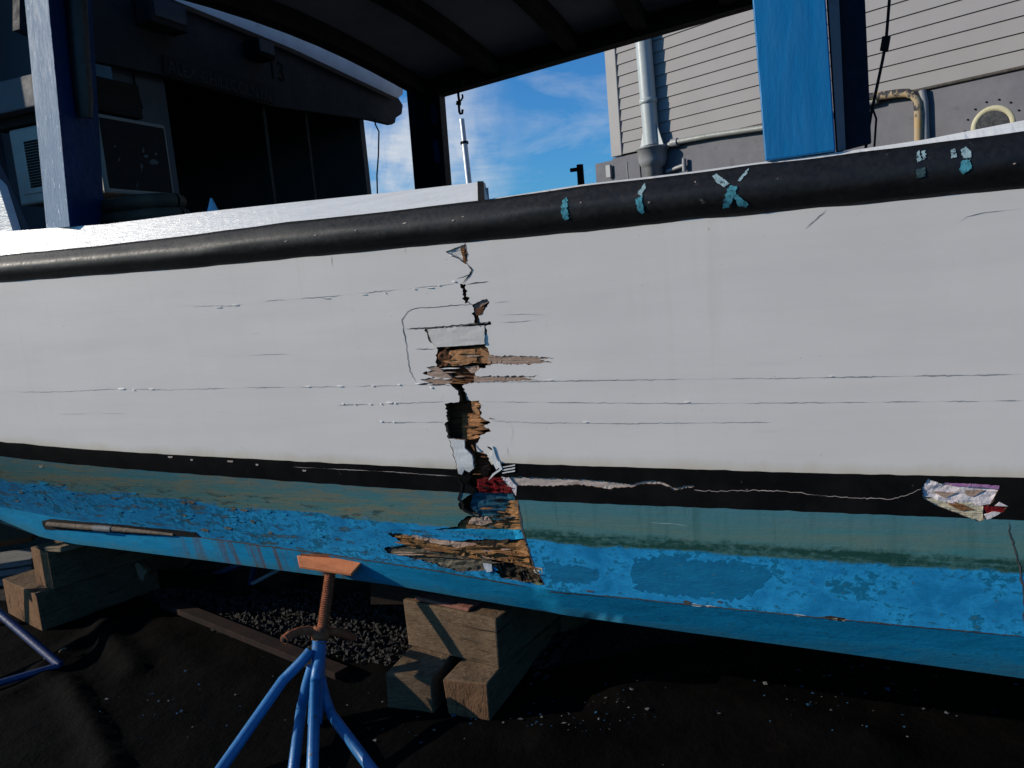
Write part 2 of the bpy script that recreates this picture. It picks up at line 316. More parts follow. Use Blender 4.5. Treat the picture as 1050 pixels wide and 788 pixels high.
# ------------------------------------------------------------------ mesh building
ORG = {}
class MB:
    def __init__(s): s.v = []; s.f = []; s.mi = []; s.uv = {}; s.smooth = []
    def add(s, verts, faces, mi=0, smooth=False):
        o = len(s.v); s.v += [Vector(p) for p in verts]
        for f in faces: s.f.append(tuple(i + o for i in f)); s.mi.append(mi); s.smooth.append(smooth)
    def box(s, c, ax, ay, az, mi=0):
        """c centre, ax ay az half vectors"""
        v = [c + ax * i + ay * j + az * k for k in (-1, 1) for j in (-1, 1) for i in (-1, 1)]
        s.add(v, [(0, 2, 3, 1), (4, 5, 7, 6), (0, 1, 5, 4), (2, 6, 7, 3), (0, 4, 6, 2), (1, 3, 7, 5)], mi)
    def bbox(s, s0, s1, t0, t1, z0, z1, mi=0):
        s.box(B((s0 + s1) / 2, (t0 + t1) / 2, (z0 + z1) / 2), S * ((s1 - s0) / 2), T * ((t1 - t0) / 2), Z * ((z1 - z0) / 2), mi)
    def hexa(s, bot, top, mi=0):
        s.add(list(bot) + list(top), [(3, 2, 1, 0), (4, 5, 6, 7), (0, 1, 5, 4), (1, 2, 6, 5), (2, 3, 7, 6), (3, 0, 4, 7)], mi)
    def prism(s, poly, d, mi=0):
        n = len(poly); s.add(list(poly) + [p + d for p in poly],
            [tuple(range(n - 1, -1, -1)), tuple(range(n, 2 * n))] + [(i, (i + 1) % n, n + (i + 1) % n, n + i) for i in range(n)], mi)
    def tube(s, pts, r, n=12, mi=0, cap=True):
        pts = [Vector(p) for p in pts]; k = len(pts)
        rs = r if isinstance(r, (list, tuple)) else [r] * k
        V = []; ref = None
        for i, p in enumerate(pts):
            d = (pts[min(i + 1, k - 1)] - pts[max(i - 1, 0)]).normalized()
            if ref is None: ref = d.orthogonal().normalized()
            ref = (ref - d * ref.dot(d)).normalized(); q = d.cross(ref)
            V += [p + (ref * math.cos(2 * math.pi * j / n) + q * math.sin(2 * math.pi * j / n)) * rs[i] for j in range(n)]
        F = [(i * n + j, i * n + (j + 1) % n, (i + 1) * n + (j + 1) % n, (i + 1) * n + j) for i in range(k - 1) for j in range(n)]
        s.add(V, F, mi, True)
        if cap:
            s.add(V[:n], [tuple(range(n - 1, -1, -1))], mi); s.add(V[-n:], [tuple(range(n))], mi)
    def lathe(s, p0, axis, prof, n=20, mi=0, smooth=True):
        axis = axis.normalized(); a = axis.orthogonal().normalized(); b = axis.cross(a)
        V = []
        for (r, h) in prof:
            V += [p0 + axis * h + (a * math.cos(2 * math.pi * j / n) + b * math.sin(2 * math.pi * j / n)) * r for j in range(n)]
        k = len(prof)
        s.add(V, [(i * n + j, i * n + (j + 1) % n, (i + 1) * n + (j + 1) % n, (i + 1) * n + j) for i in range(k - 1) for j in range(n)], mi, smooth)
    def build(s, name, mats, parent=None, origin=None, bevel=0, uvs=False, band=None):
        me = bpy.data.meshes.new(name)
        if parent is not None: org = ORG[parent.name]
        else:
            org = origin if origin is not None else Vector((sum(p.x for p in s.v) / len(s.v), sum(p.y for p in s.v) / len(s.v), min(p.z for p in s.v)))
        me.from_pydata([p - org for p in s.v], [], s.f)
        for mm in (mats if isinstance(mats, (list, tuple)) else [mats]): me.materials.append(M_[mm])
        me.polygons.foreach_set('material_index', s.mi); me.polygons.foreach_set('use_smooth', s.smooth)
        if uvs:
            u = me.uv_layers.new(name='UVMap'); w = me.uv_layers.new(name='band')
            vs = [stz(p) for p in s.v]
            for l in me.loops:
                q = vs[l.vertex_index]; u.data[l.index].uv = (q[0], q[2])
                w.data[l.index].uv = (q[0], band[l.vertex_index] if band else 0)
        me.update()
        ob = bpy.data.objects.new(name, me); COL.objects.link(ob)
        if parent is not None: ob.parent = parent
        else: ob.location = org
        ORG[ob.name] = org
        if bevel:
            bv = ob.modifiers.new('bevel', 'BEVEL'); bv.width = bevel; bv.segments = 2; bv.limit_method = 'ANGLE'; bv.angle_limit = rad(40)
        return ob
def empty(name, loc, label, cat, group=None):
    o = bpy.data.objects.new(name, None); COL.objects.link(o); o.location = loc; ORG[o.name] = Vector(loc)
    tag(o, label, cat, group); return o
def tag(o, label=None, cat=None, group=None, kind=None):
    if label: o['label'] = label
    if cat: o['category'] = cat
    if group: o['group'] = group
    if kind: o['kind'] = kind
    return o
def bez(p0, p1, p2, n=8):
    return [p0 * (1 - t) ** 2 + p1 * 2 * t * (1 - t) + p2 * t * t for t in [i / n for i in range(n + 1)]]

# ------------------------------------------------------------------ hull shape
B0 = [(-450, 318), (0, 290), (200, 275), (400, 256), (600, 238), (700, 227), (1050, 194), (1350, 168)]
B1 = [(-450, 428), (-150, 442), (0, 453), (75, 460), (150, 465), (300, 473), (470, 481.5), (515, 475), (600, 478), (700, 481), (820, 485), (1050, 490), (1350, 494)]
B2 = [(-450, 430), (-150, 450), (0, 468), (60, 475), (150, 483), (300, 494), (400, 501), (468, 505), (530, 513), (640, 518), (800, 524), (1050, 534), (1350, 546)]
B4 = [(-450, 455), (-150, 492), (0, 520), (60, 531), (120, 540), (210, 551), (330, 567), (450, 585), (545, 602), (580, 607), (700, 620), (820, 632), (1050, 653), (1350, 680)]
B5 = [(-450, 462), (-150, 503), (0, 533), (42, 551), (76, 558), (228, 577), (400, 600), (580, 631), (700, 648), (820, 664), (1050, 696), (1350, 735)]
def mk(tab):
    out = []
    for x, y in tab:
        a, b, c = stz(at_t(x, y, 0)); out.append((a, c))
    return out
TC = [(-450, .46), (0, .30), (150, .20), (330, .10), (545, .035), (800, .02), (1350, .02)]
TK = [(-450, .03), (150, .03), (400, .045), (580, .07), (1350, .075)]
def hull_px_t(x, y):
    b0, b1, b4, b5 = lerp(B0, x), lerp(B1, x), lerp(B4, x), lerp(B5, x)
    tc = (lerp(TC, x - 60) + lerp(TC, x) * 2 + lerp(TC, x + 60)) / 4
    if y <= b1: return -.035 * min((b1 - y) / (b1 - b0), 1.2)
    if y <= b4: return tc * ((y - b1) / (b4 - b1)) ** 1.5
    return tc + lerp(TK, x) * (y - b4) / (b5 - b4)
XC = [(470, 488), (490, 500), (505, 527), (513, 531), (542, 535), (581, 547), (600, 559), (632, 575), (700, 600)]     # y -> x of the sprung plank ends
def hull_step(x, y):
    d = x - lerp(XC, max(470, y))
    if d > -3 or y < 478: return 0.0
    return .026 * min(1, (y - 478) / 28) * min(1, (-3 - d) / 6) * math.exp((d + 3) / 150)
def on_hull(x, y, out=0.0):
    return at_t(x, y, hull_px_t(x, y) + hull_step(x, y) - out)

boat = empty('fishing_boat', B(0, 1.5, .40), 'white wooden fishing boat with a split hull, black rail and worn blue bottom', 'fishing boat')

# px outlines of the breaks in the planking
HOLES = {
 'tear': [(457, 258.6), (477, 250.6), (478.7, 271)],
 'gap': [(471.4, 291.2), (477, 291.2), (480.5, 311), (477, 312)],
 'splinter': [(485.6, 312), (499, 306.5), (502, 310), (496, 319), (490.5, 324), (491, 333), (488.5, 333), (485.6, 323.7)],
 'board': [(436, 337.4), (470, 335), (503, 330), (504, 333), (497.5, 335), (497.5, 354), (503, 364.5), (540, 365.6), (568.5, 367), (552, 369.2), (567, 371.6), (540, 373.8), (504, 373.5), (490, 380), (488.5, 386), (525, 385.6), (556, 386.3), (536, 387.6), (553, 389.6), (522, 391.2),
           (487, 392.5), (476, 394.5), (474, 396), (482, 411), (491.7, 411), (493, 428), (503, 434), (496, 437), (504, 442), (491.7, 447.5), (489, 457), (500, 467), (505, 479), (512, 474), (514.5, 481), (507, 486),
           (516, 490), (524, 498), (528, 512), (531, 513), (535, 542), (547, 581), (559, 600), (540, 597), (514, 593), (503, 580), (511, 585), (469, 586), (430, 574), (397, 567.5), (394, 562), (416, 559), (397, 547), (410, 547), (464, 555), (500, 553),
           (470, 547), (445, 543), (469, 540.5), (472, 535), (480, 529), (494, 530), (472, 523), (470, 516), (487, 504), (478, 497), (480, 487), (486, 481), (484, 467), (476, 460), (476, 451.6), (459.6, 450), (456.8, 433.5), (459.6, 432), (456, 414), (470.5, 412.6), (471, 408),
           (465.7, 398), (461, 394), (429, 394.8), (441, 391.8), (431, 389.8), (444, 386.8), (433, 382.8), (445, 379.8), (437, 377), (447.5, 376), (447.5, 357), (440, 350)],
 'stripe_tear': [(520, 489), (584, 491), (626, 494), (648, 497), (658, 494), (670, 493), (680, 495), (690, 500.5), (711, 498), (712, 499.5), (692, 503), (678, 497), (658, 496.5), (648, 500), (630, 500), (628, 503), (618, 501), (608, 499), (592, 497), (560, 499), (528, 498)],
 'right_tear': [(945.4, 501), (951.7, 491), (963, 496), (976, 497), (1010, 497.4), (1025, 499.7), (1021, 507.7), (1017, 515.7), (1012, 519), (1033, 519.5), (1030.6, 525), (1012, 527.5), (1008, 534), (1004, 535), (987, 529), (961, 519), (946.6, 512)],
}
def jag(poly, step=5.0, amp=.7, seed=0, closed=True):
    out = []; n = len(poly)
    for i in range(n if closed else n - 1):
        a, b = poly[i], poly[(i + 1) % n]
        L = math.hypot(b[0] - a[0], b[1] - a[1]); k = max(1, int(L / step))
        for j in range(k):
            f = j / k; x, y = a[0] + (b[0] - a[0]) * f, a[1] + (b[1] - a[1]) * f
            if j:
                vx, vy = abs(b[0] - a[0]) / (L or 1), abs(b[1] - a[1]) / (L or 1); x0 = x
                x += (noise.noise((x0 * .3, y * 1.7, seed)) * 2.0 * vy + noise.noise((x0 * .9, y * .9, seed)) * .5) * amp
                y += noise.noise((x0 * .5, y * .9, seed + 9.3)) * amp * (.35 + .55 * vx)
            out.append((x, y))
    if not closed: out.append(poly[-1])
    return out
def inside(p, poly):
    x, y = p; c = False; j = len(poly) - 1
    for i in range(len(poly)):
        xi, yi = poly[i]; xj, yj = poly[j]
        if (yi > y) != (yj > y) and x < (xj - xi) * (y - yi) / (yj - yi) + xi: c = not c
        j = i
    return c
HJ = {k: jag(v, 1.8, 1.7, i * 3.1) for i, (k, v) in enumerate(HOLES.items())}

def planking():
    pts, edges = [], []
    def chain(cv, closed=False):
        o = len(pts); pts.extend(Vector(p) for p in cv)
        edges.extend((o + i, o + i + 1) for i in range(len(cv) - 1))
        if closed: edges.append((len(pts) - 1, o))
    xs = [x * 8.0 for x in range(-56, 169)]
    wob = lambda x, k: noise.noise((x * .06, k, 0)) * .8 + noise.noise((x * .3, k, 5)) * .35
    curves = [[(x, lerp(B0, x) - 5) for x in xs], [(x, lerp(B1, x) + wob(x, 1)) for x in xs], [(x, lerp(B2, x) + wob(x, 2)) for x in xs],
              [(x, lerp(B4, x)) for x in xs], [(x, lerp(B5, x)) for x in xs]]
    for c in curves: chain(c)
    for h in HJ.values(): chain(h, True)
    for i, x in enumerate(xs):
        a, b = curves[0][i][1], curves[-1][i][1]; k = int((b - a) / 9)
        for j in range(1, k): pts.append(Vector((x + random.uniform(-1, 1), a + (b - a) * (j + random.uniform(-.15, .15)) / k)))
    V, _, F, _, _, _ = delaunay_2d_cdt(pts, edges, [], 0, 1e-3)
    V = [(p[0], p[1]) for p in V]
    P3 = [on_hull(*p) for p in V]
    cl = lambda k, x: lerp(curves[k], x)
    mbs = [MB() for _ in range(4)]; maps = [{} for _ in range(4)]; bands = [[] for _ in range(4)]
    used = {}
    for f in F:
        f = tuple(f); cx = sum(V[i][0] for i in f) / 3; cy = sum(V[i][1] for i in f) / 3
        if cx < -448 or cx > 1344: continue
        hole = any(inside((cx, cy), h) for h in HJ.values())
        if cy < cl(0, cx) or cy > cl(4, cx): continue
        k = 0 if cy < cl(1, cx) else 1 if cy < cl(2, cx) else 2 if cy < cl(3, cx) else 3
        if hole:
            for a, b in ((f[0], f[1]), (f[1], f[2]), (f[2], f[0])): used.setdefault((min(a, b), max(a, b)), [None, None])[1] = True
            continue
        mb, mp = mbs[k], maps[k]; ids = []
        for i in f:
            if i not in mp:
                mp[i] = len(mb.v); mb.v.append(P3[i])
                lo, hi = cl((0, 1, 2, 3)[k], V[i][0]), cl((1, 2, 3, 4)[k], V[i][0])
                bands[k].append((V[i][1] - lo) / max(hi - lo, .01))
            ids.append(mp[i])
        n = (P3[f[1]] - P3[f[0]]).cross(P3[f[2]] - P3[f[0]])
        if n.dot(CAM - P3[f[0]]) < 0: ids.reverse()
        mb.f.append(tuple(ids)); mb.mi.append(0); mb.smooth.append(True)
        for a, b in ((f[0], f[1]), (f[1], f[2]), (f[2], f[0])): used.setdefault((min(a, b), max(a, b)), [None, None])[0] = k
    # broken plank edges: the planks are 22 mm thick
    for (a, b), (k, h) in used.items():
        if k is None or not h: continue
        mb = mbs[k]; o = len(mb.v); d = T * (.022 if k != 3 else .03)
        mb.v += [P3[a], P3[b], P3[b] + d, P3[a] + d]; bands[k] += [.5] * 4
        mb.f.append((o, o + 1, o + 2, o + 3)); mb.mi.append(1); mb.smooth.append(False)
    out = []
    for mb, bd, nm, mt in zip(mbs, bands, ('topside_planking', 'waterline_stripe', 'bottom_planking', 'chine_plank'), ('white', 'stripe', 'bottom', 'bluepaint2')):
        out.append(mb.build(nm, [mt, 'edgewood' if nm != 'topside_planking' else 'edgewood'], boat, uvs=True, band=bd))
    return out
M_['edgewood'] = wood('broken_plank_edge', (.09, .05, .028, 1), (.22, .13, .075, 1), (.03, .018, .012, 1), None, ext=(10, 10, 120))
def chine_paint():
    mt, nt, b = new_mat('lower_blue_paint'); g = G(nt)
    bl = g.noise(g.coord(scale=(4, 14, 1), uv='UVMap'), 1.0, 7, .68, .4)
    fi = g.noise(g.coord(scale=(30, 45, 1), uv='UVMap'), 1.0, 6, .7, .3)
    vs = g.noise(g.coord(scale=(19, .8, 1), uv='UVMap'), 1.0, 6, .7, .2)
    sv = g.sep(g.n('ShaderNodeUVMap', uv_map='band').outputs[0])
    c = g.mix(g.ramp(bl, (.35, 0.0), (.65, 1.0)), (.004, .165, .31, 1), (.008, .235, .43, 1))
    c = g.mix(g.ramp(fi, (.58, 0.0), (.68, .8)), c, (.012, .09, .13, 1))
    c = g.mix(g.ramp(g.math('ADD', g.math('MULTIPLY', bl, .6), g.math('MULTIPLY', sv[1], .35)), (.52, 0.0), (.68, .7)), c, (.035, .13, .16, 1))
    rm = g.math('MULTIPLY', g.ramp(vs, (.47, 0.0), (.60, 1.0)), g.math('MULTIPLY', g.ramp(g.math('MULTIPLY_ADD', sv[0], 1.0, 2.2), (.35, 0.0), (.8, 1.0)), g.ramp(g.math('MULTIPLY_ADD', sv[0], 1.0, 1.0), (.05, 1.0), (.35, 0.0))))
    c = g.mix(g.math('MULTIPLY', rm, .9), c, (.10, .045, .02, 1))
    g.link(c, b.inputs['Base Color']); b.inputs['Roughness'].default_value = .8; b.inputs['Specular IOR Level'].default_value = .08
    p = g.bump(b, bl, .4, .008); g.bump(b, fi, .35, .003, p); return mt
M_['bluepaint2'] = chine_paint()
top_pl, stripe, bottom_pl, chine_pl = planking()

def patch(name, poly, out, thick, mat, parent, amp=.9, relief=0.0, seed=0, grid=3.0, fx=.05, fy=.9, tilt=None, label=None):
    """piece of wood or paint lying on the hull at distance out, with ragged edge and fibre relief"""
    pj = jag(poly, 3.5, amp, seed)
    x0, x1 = min(p[0] for p in pj), max(p[0] for p in pj); y0, y1 = min(p[1] for p in pj), max(p[1] for p in pj)
    pts = [Vector(p) for p in pj]; n = len(pts); ed = [(i, (i + 1) % n) for i in range(n)]
    gx = grid * 1.6; y = y0 + grid / 2
    while y < y1:
        x = x0 + random.uniform(0, gx)
        while x < x1:
            if inside((x, y), pj): pts.append(Vector((x, y)))
            x += gx * random.uniform(.8, 1.2)
        y += grid
    V, E, F, ov, _, _ = delaunay_2d_cdt(pts, ed, [], 0, 1e-4)
    def o(p):
        r = relief * (noise.fractal((p[0] * fx, p[1] * fy, seed), 1, 2, 4)) if relief else 0
        return out + r + (tilt(p[0], p[1]) if tilt else 0)
    mb = MB(); top = [on_hull(p[0], p[1], o(p)) for p in V]; mb.v = top[:]
    bnd = {}
    for f in F:
        c = (sum(V[i][0] for i in f) / 3, sum(V[i][1] for i in f) / 3)
        if not inside(c, pj): continue
        ids = list(f)
        if (top[ids[1]] - top[ids[0]]).cross(top[ids[2]] - top[ids[0]]).dot(CAM - top[ids[0]]) < 0: ids.reverse()
        mb.f.append(tuple(ids)); mb.mi.append(0); mb.smooth.append(False)
        for i in range(3):
            e = (ids[i], ids[(i + 1) % 3])
            if (e[1], e[0]) in bnd: del bnd[(e[1], e[0])]
            else: bnd[e] = 1
    for a, b in bnd:
        k = len(mb.v); mb.v += [top[a], top[b], top[b] + T * thick, top[a] + T * thick]
        mb.f.append((k, k + 3, k + 2, k + 1)); mb.mi.append(0); mb.smooth.append(False)
    ob = mb.build(name, mat, parent, uvs=True)
    if label: ob['label'] = label
    return ob
def crack(line, w, mat, parent, name, out=.0012, amp=1.0, seed=0, taper=True, gaps=0.0):
    pl = jag(line, 3, amp, seed, closed=False); mb = MB(); n = len(pl); prev = None
    for i, (x, y) in enumerate(pl):
        a, b = pl[max(i - 1, 0)], pl[min(i + 1, n - 1)]; dx, dy = b[0] - a[0], b[1] - a[1]; L = math.hypot(dx, dy) or 1
        k = w * (.55 + .9 * abs(noise.noise((i * .23, seed, 2)))) * .5
        if mat in ('hairline', 'palecrack'): k *= max(.12, min(1.25, .62 + 1.7 * noise.noise((x * .035, seed, 3))))
        if taper: k *= min(1, (min(i, n - 1 - i) + .4) / 4)
        if gaps and noise.noise((i * .11, seed, 7)) < gaps - .5: prev = None; continue
        q = [on_hull(x - dy / L * k, y + dx / L * k, out), on_hull(x + dy / L * k, y - dx / L * k, out)]
        if prev: mb.add([prev[0], prev[1], q[1], q[0]], [(0, 1, 2, 3)])
        prev = q
    if mb.f: return mb.build(name, mat, parent, uvs=True)

# --- inside of the break
mb = MB()
for (xa, xb, ya, yb) in ((380, 640, 235, 620),):
    pts = [on_hull(xa + (xb - xa) * i / 8, ya + (yb - ya) * j / 8, -.13) for j in range(9) for i in range(9)]
    mb.add(pts, [(j * 9 + i, j * 9 + i + 1, j * 9 + i + 10, j * 9 + i + 9) for j in range(8) for i in range(8)])
mb.build('void_backing', 'void', boat)  # dark sheet standing for the unlit void behind the planks
for xa, xb in ((470, 492), (520, 545)):                                # sawn frames behind the planks
    mb = MB(); a = [on_hull(xa, 250, -.035), on_hull(xb, 250, -.035)]; b = [on_hull(xa + 5, 600, -.035), on_hull(xb + 8, 600, -.035)]
    mb.hexa([b[0], b[1], b[1] + T * .07, b[0] + T * .07], [a[0], a[1], a[1] + T * .07, a[0] + T * .07]); mb.build('hull_frame', 'brown', boat)

# --- upper break, white planks
W = top_pl
patch('torn_paint', [(457, 258.6), (476.5, 251), (478, 270)], -.004, .01, 'primer', W, .6, .002, 1)
patch('splinter', [(472, 254), (478, 252), (480, 259), (476, 262), (480, 267), (476, 272)], -.001, .006, 'rust_wood', W, 1.2, .003, 2)
patch('splinter', [(486, 313), (499, 307), (501, 310), (493, 315), (500, 318), (490, 323), (487, 322)], -.006, .012, 'tan', W, 1.0, .004, 3)
patch('splinter', [(488, 316), (497, 314), (495, 322), (488, 324)], .001, .01, 'brown', W, 1.0, .004, 4)
patch('loose_board', [(438, 338), (470, 335.5), (496.5, 334), (497, 353), (470, 355), (447, 356.5), (442, 350)], .002, .02, 'primer', W, .5, .001, 5, tilt=lambda x, y: .004 * (y - 337) / 18)
patch('split_timber', [(449, 361), (470, 358.5), (487, 358.5), (488.5, 372), (470, 375), (449, 376)], -.004, .05, 'fresh', W, .8, .006, 6, tilt=lambda x, y: -.014 * (1 - min(1, (x - 448) / 14)) + .007 * (y - 360) / 16, fy=.5)
patch('split_timber', [(449, 363), (457, 358), (462, 366), (463, 375.5), (449, 376)], .001, .05, 'brown', W, .9, .008, 7, fx=.2, fy=.3)
patch('split_timber', [(478, 358.5), (497, 354.8), (502.5, 363), (503.5, 373), (489, 373.5)], -.006, .03, 'rust_wood', W, .8, .006, 8)
patch('split_timber', [(492, 357), (503, 363), (503, 373), (494, 372)], -.003, .02, 'fresh', W, .8, .004, 8.5)
patch('bare_strip', [(500, 364.5), (568.5, 366.6), (568.3, 373.3), (500, 374)], -.003, .02, 'tan', W, .3, .002, 9)
patch('bare_strip', [(486, 386), (556, 385.6), (554.6, 390.3), (486, 392.3)], -.003, .02, 'tan', W, .8, .002, 10)
patch('bare_strip', [(437, 377), (449, 376.3), (456, 382), (463, 387), (465, 391), (461, 394), (430, 394.4), (438, 387)], -.003, .018, 'tan', W, 1.2, .002, 11)
patch('split_timber', [(463, 377), (480, 376), (489, 381), (489, 392), (476, 395), (463, 393), (466, 384)], -.022, .04, 'brown', W, .9, .008, 12)
patch('torn_paint', [(475, 376), (490, 375), (494, 381), (484, 383)], -.006, .01, 'tan', W, 1.2, .004, 13)
patch('torn_paint', [(474.5, 395.5), (488, 393), (491, 411), (479, 411)], -.012, .01, 'inner_white', W, .8, .003, 14, tilt=lambda x, y: -.025 * max(0, (484 - x) / 8))
patch('split_timber', [(458, 416), (490, 411), (492, 432), (470, 447), (458, 447)], -.052, .03, 'brown', W, 1.0, .012, 15)
for i, (y, x1) in enumerate(((427, 495), (431.5, 500), (435.5, 497), (439.5, 503), (444, 495), (449, 490))):
    patch('splinter', [(474, y - 3), (x1 - 6, y - 2), (x1, y + .6), (x1 - 8, y + 1.8), (474, y + 2)], -.026, .012, 'rust_wood', W, .8, .004, 20 + i, tilt=lambda x, y: .026 * max(0, min(1, (x - 480) / 14)))
patch('split_timber', [(483, 411), (492, 411), (492.5, 428), (486, 430)], -.012, .02, 'fresh', W, .8, .006, 30)
patch('torn_paint', [(488, 455), (500, 453), (502, 466), (489, 463)], -.008, .008, 'inner_white', W, .9, .003, 31)
patch('splinter', [(476, 448), (490, 446), (498, 466), (503, 480), (498, 490), (486, 486), (486, 470)], -.035, .03, 'brown', W, 1.0, .01, 32)
patch('torn_paint', [(460.5, 450.5), (476, 451.8), (476.3, 460), (484, 467.5), (486, 480.5), (481, 484.5), (476, 482), (473.5, 487), (470, 486), (466, 468)], .0035, .006, 'white_flake', W, .9, .001, 33)
patch('torn_paint', [(500.5, 493), (505, 486), (512, 481), (509, 475), (512, 473), (515, 481.5), (507, 487)], .006, .004, 'white_flake', W, .5, 0, 34)
patch('torn_paint', [(505, 458), (509, 470), (513, 478), (509, 482), (503, 470)], .004, .004, 'white_flake', W, .8, 0, 35)
for i, y in enumerate((479, 482, 485)):
    patch('splinter', [(515, y), (528, y - 2.5), (528, y - 1.2), (515, y + 1)], .004, .002, 'white_flake', stripe, .5, 0, 36 + i)

for i, ln in enumerate(([(478, 270), (484, 277), (481, 283), (474, 291)], [(478, 308), (482, 312), (487, 313)], [(489, 324), (491, 333), (494, 337)], [(476, 249), (477, 256), (478.5, 270)], [(470, 405), (474, 412)])):
    crack(ln, (2.2, 2.6, 2.8, 2.4, 3)[i], 'black', W, 'split_line', .0014, 1.2, 300 + i)
rs = random.Random(21)
def sliver(x, y, L, h, ang, out, mat, parent, lift=.004):
    ca, sa_ = math.cos(ang), math.sin(ang); P_ = [(0, 0), (L * .3, -h * .6), (L * .75, -h * .35), (L, 0), (L * .6, h * .4), (L * .2, h * .5)]
    patch('splinter', [(x + a * ca - b * sa_, y + a * sa_ + b * ca) for a, b in P_], out, .004, mat, parent, .7, .0015, rs.random() * 50, grid=2.5, tilt=lambda a, b: lift * max(0, (a - x) / L))
for _ in range(7): sliver(rs.uniform(446, 488), rs.uniform(357, 377), rs.uniform(6, 18), rs.uniform(.8, 2.2), rs.uniform(-.25, .25), rs.uniform(-.006, .004), rs.choice(('fresh', 'rust_wood', 'tan', 'brown')), W)
for _ in range(12): sliver(rs.uniform(474, 490), rs.uniform(413, 450), rs.uniform(6, 16), rs.uniform(.8, 2), rs.uniform(-.2, .3), rs.uniform(-.03, -.012), rs.choice(('rust_wood', 'brown', 'fresh')), W, .018)
for _ in range(9): sliver(rs.uniform(436, 470), rs.uniform(376, 393), rs.uniform(8, 22), rs.uniform(.6, 1.5), rs.uniform(-.05, .1), rs.uniform(-.003, .002), rs.choice(('tan', 'white_flake', 'rust_wood')), W, .002)
for _ in range(8): sliver(rs.uniform(482, 500), rs.uniform(455, 488), rs.uniform(4, 11), rs.uniform(.7, 1.6), rs.uniform(-.6, 1.2), rs.uniform(-.012, .003), rs.choice(('brown', 'black', 'rust_wood')), W, .004)
# --- the break through the stripe and the bottom planks
Q = bottom_pl
patch('red_paint', [(488, 492), (500, 490), (514, 492), (527, 505), (520, 506), (492, 505)], -.006, .015, 'red', stripe, 1.0, .006, 50)
patch('pale_edge', [(514, 489), (522, 490), (530, 499), (529, 509), (524, 500), (517, 494)], .001, .006, 'pinkwhite', stripe, 1.0, .002, 52)
patch('broken_plank', [(486, 505), (527, 505), (530, 520), (522, 525), (503, 529), (494, 531), (482, 520)], -.014, .02, 'tealpaint', Q, 1.1, .006, 53)
patch('broken_plank', [(522, 514), (531, 513), (535, 543), (505, 543), (470, 542), (472, 535), (484, 531), (505, 529), (512, 530), (519, 522)], -.010, .02, 'old', Q, 1.0, .006, 54)
patch('broken_plank', [(484, 531), (500, 530), (505, 536), (494, 539), (480, 537)], -.004, .01, 'tan', Q, 1.0, .004, 54.5)
patch('paint_strip', [(448, 543), (480, 543), (537, 544), (538.5, 552), (520, 554.5), (490, 552), (468, 547)], -.003, .02, 'bluepaint', Q, .8, .002, 55)
patch('broken_plank', [(397, 547), (430, 549), (464, 554), (497, 556), (538, 555), (543, 577), (522, 577), (505, 574), (464, 571), (416, 560)], -.012, .03, 'old', Q, 1.3, .014, 56, fx=.025, fy=.35)
patch('splinter', [(412, 548), (440, 549), (470, 556), (500, 560), (470, 562), (440, 556)], -.002, .01, 'tan', Q, 1.3, .006, 57, fx=.03, fy=.4)
patch('splinter', [(470, 562), (500, 557), (540, 557), (543, 570), (515, 566), (490, 572)], -.001, .012, 'old', Q, 1.2, .012, 57.5, fx=.02, fy=.3)
patch('rotten_wood', [(486, 556), (522, 553), (520, 559), (497, 564)], .0, .01, 'rot', Q, 1.2, .006, 57.8)
patch('broken_plank', [(394, 564), (418, 560), (464, 570), (503, 574), (511, 584), (469, 585.6), (430, 575), (397, 567.5)], -.008, .02, 'oldgrey', Q, 1.3, .008, 58, fx=.1, fy=.2)
patch('rotten_wood', [(503, 577), (543, 576), (558, 599), (536, 597), (512, 592)], -.016, .03, 'rot', Q, 1.4, .018, 59, fx=.25, fy=.25)
patch('splinter', [(547, 582), (556, 583), (556, 588), (549, 589)], .0, .01, 'cream', Q, .8, .002, 60)
patch('paint_flake', [(495, 578), (504, 579), (505, 586), (499, 587)], .006, .003, 'inner_white', Q, 1.2, .003, 61)
for _ in range(34):
    x = rs.uniform(402, 528); y0 = 547 + (x - 400) * .07
    sliver(x, rs.uniform(y0, y0 + 24), rs.uniform(8, 30), rs.uniform(.8, 2.4), rs.uniform(.0, .25), rs.uniform(-.010, .005), rs.choice(('old', 'old', 'tan', 'rot', 'oldgrey', 'rust_wood')), Q, .004)
for _ in range(16): sliver(rs.uniform(486, 522), rs.uniform(512, 541), rs.uniform(6, 18), rs.uniform(.7, 2), rs.uniform(-.15, .2), rs.uniform(-.010, .002), rs.choice(('old', 'rot', 'tealpaint', 'black', 'tan')), Q, .003)
for _ in range(14): sliver(rs.uniform(504, 552), rs.uniform(578, 597), rs.uniform(4, 12), rs.uniform(.8, 2.4), rs.uniform(-.5, 1.3), rs.uniform(-.010, .006), rs.choice(('rot', 'rot', 'oldgrey', 'black', 'bluepaint')), Q, .005)
for _ in range(10): sliver(rs.uniform(484, 520), rs.uniform(492, 504), rs.uniform(4, 10), rs.uniform(.8, 2), rs.uniform(-.3, .5), rs.uniform(-.004, .003), rs.choice(('red', 'black', 'red')), stripe, .003)
crack([(468, 487), (474, 497), (470, 512), (476, 524), (490, 531)], 3.5, 'black', stripe, 'split_line', .002, 1.6, 320)
crack([(531, 513), (535, 542), (547, 581), (559, 600)], 2.2, 'crack', Q, 'plank_end_crack', .001, .9, 62)

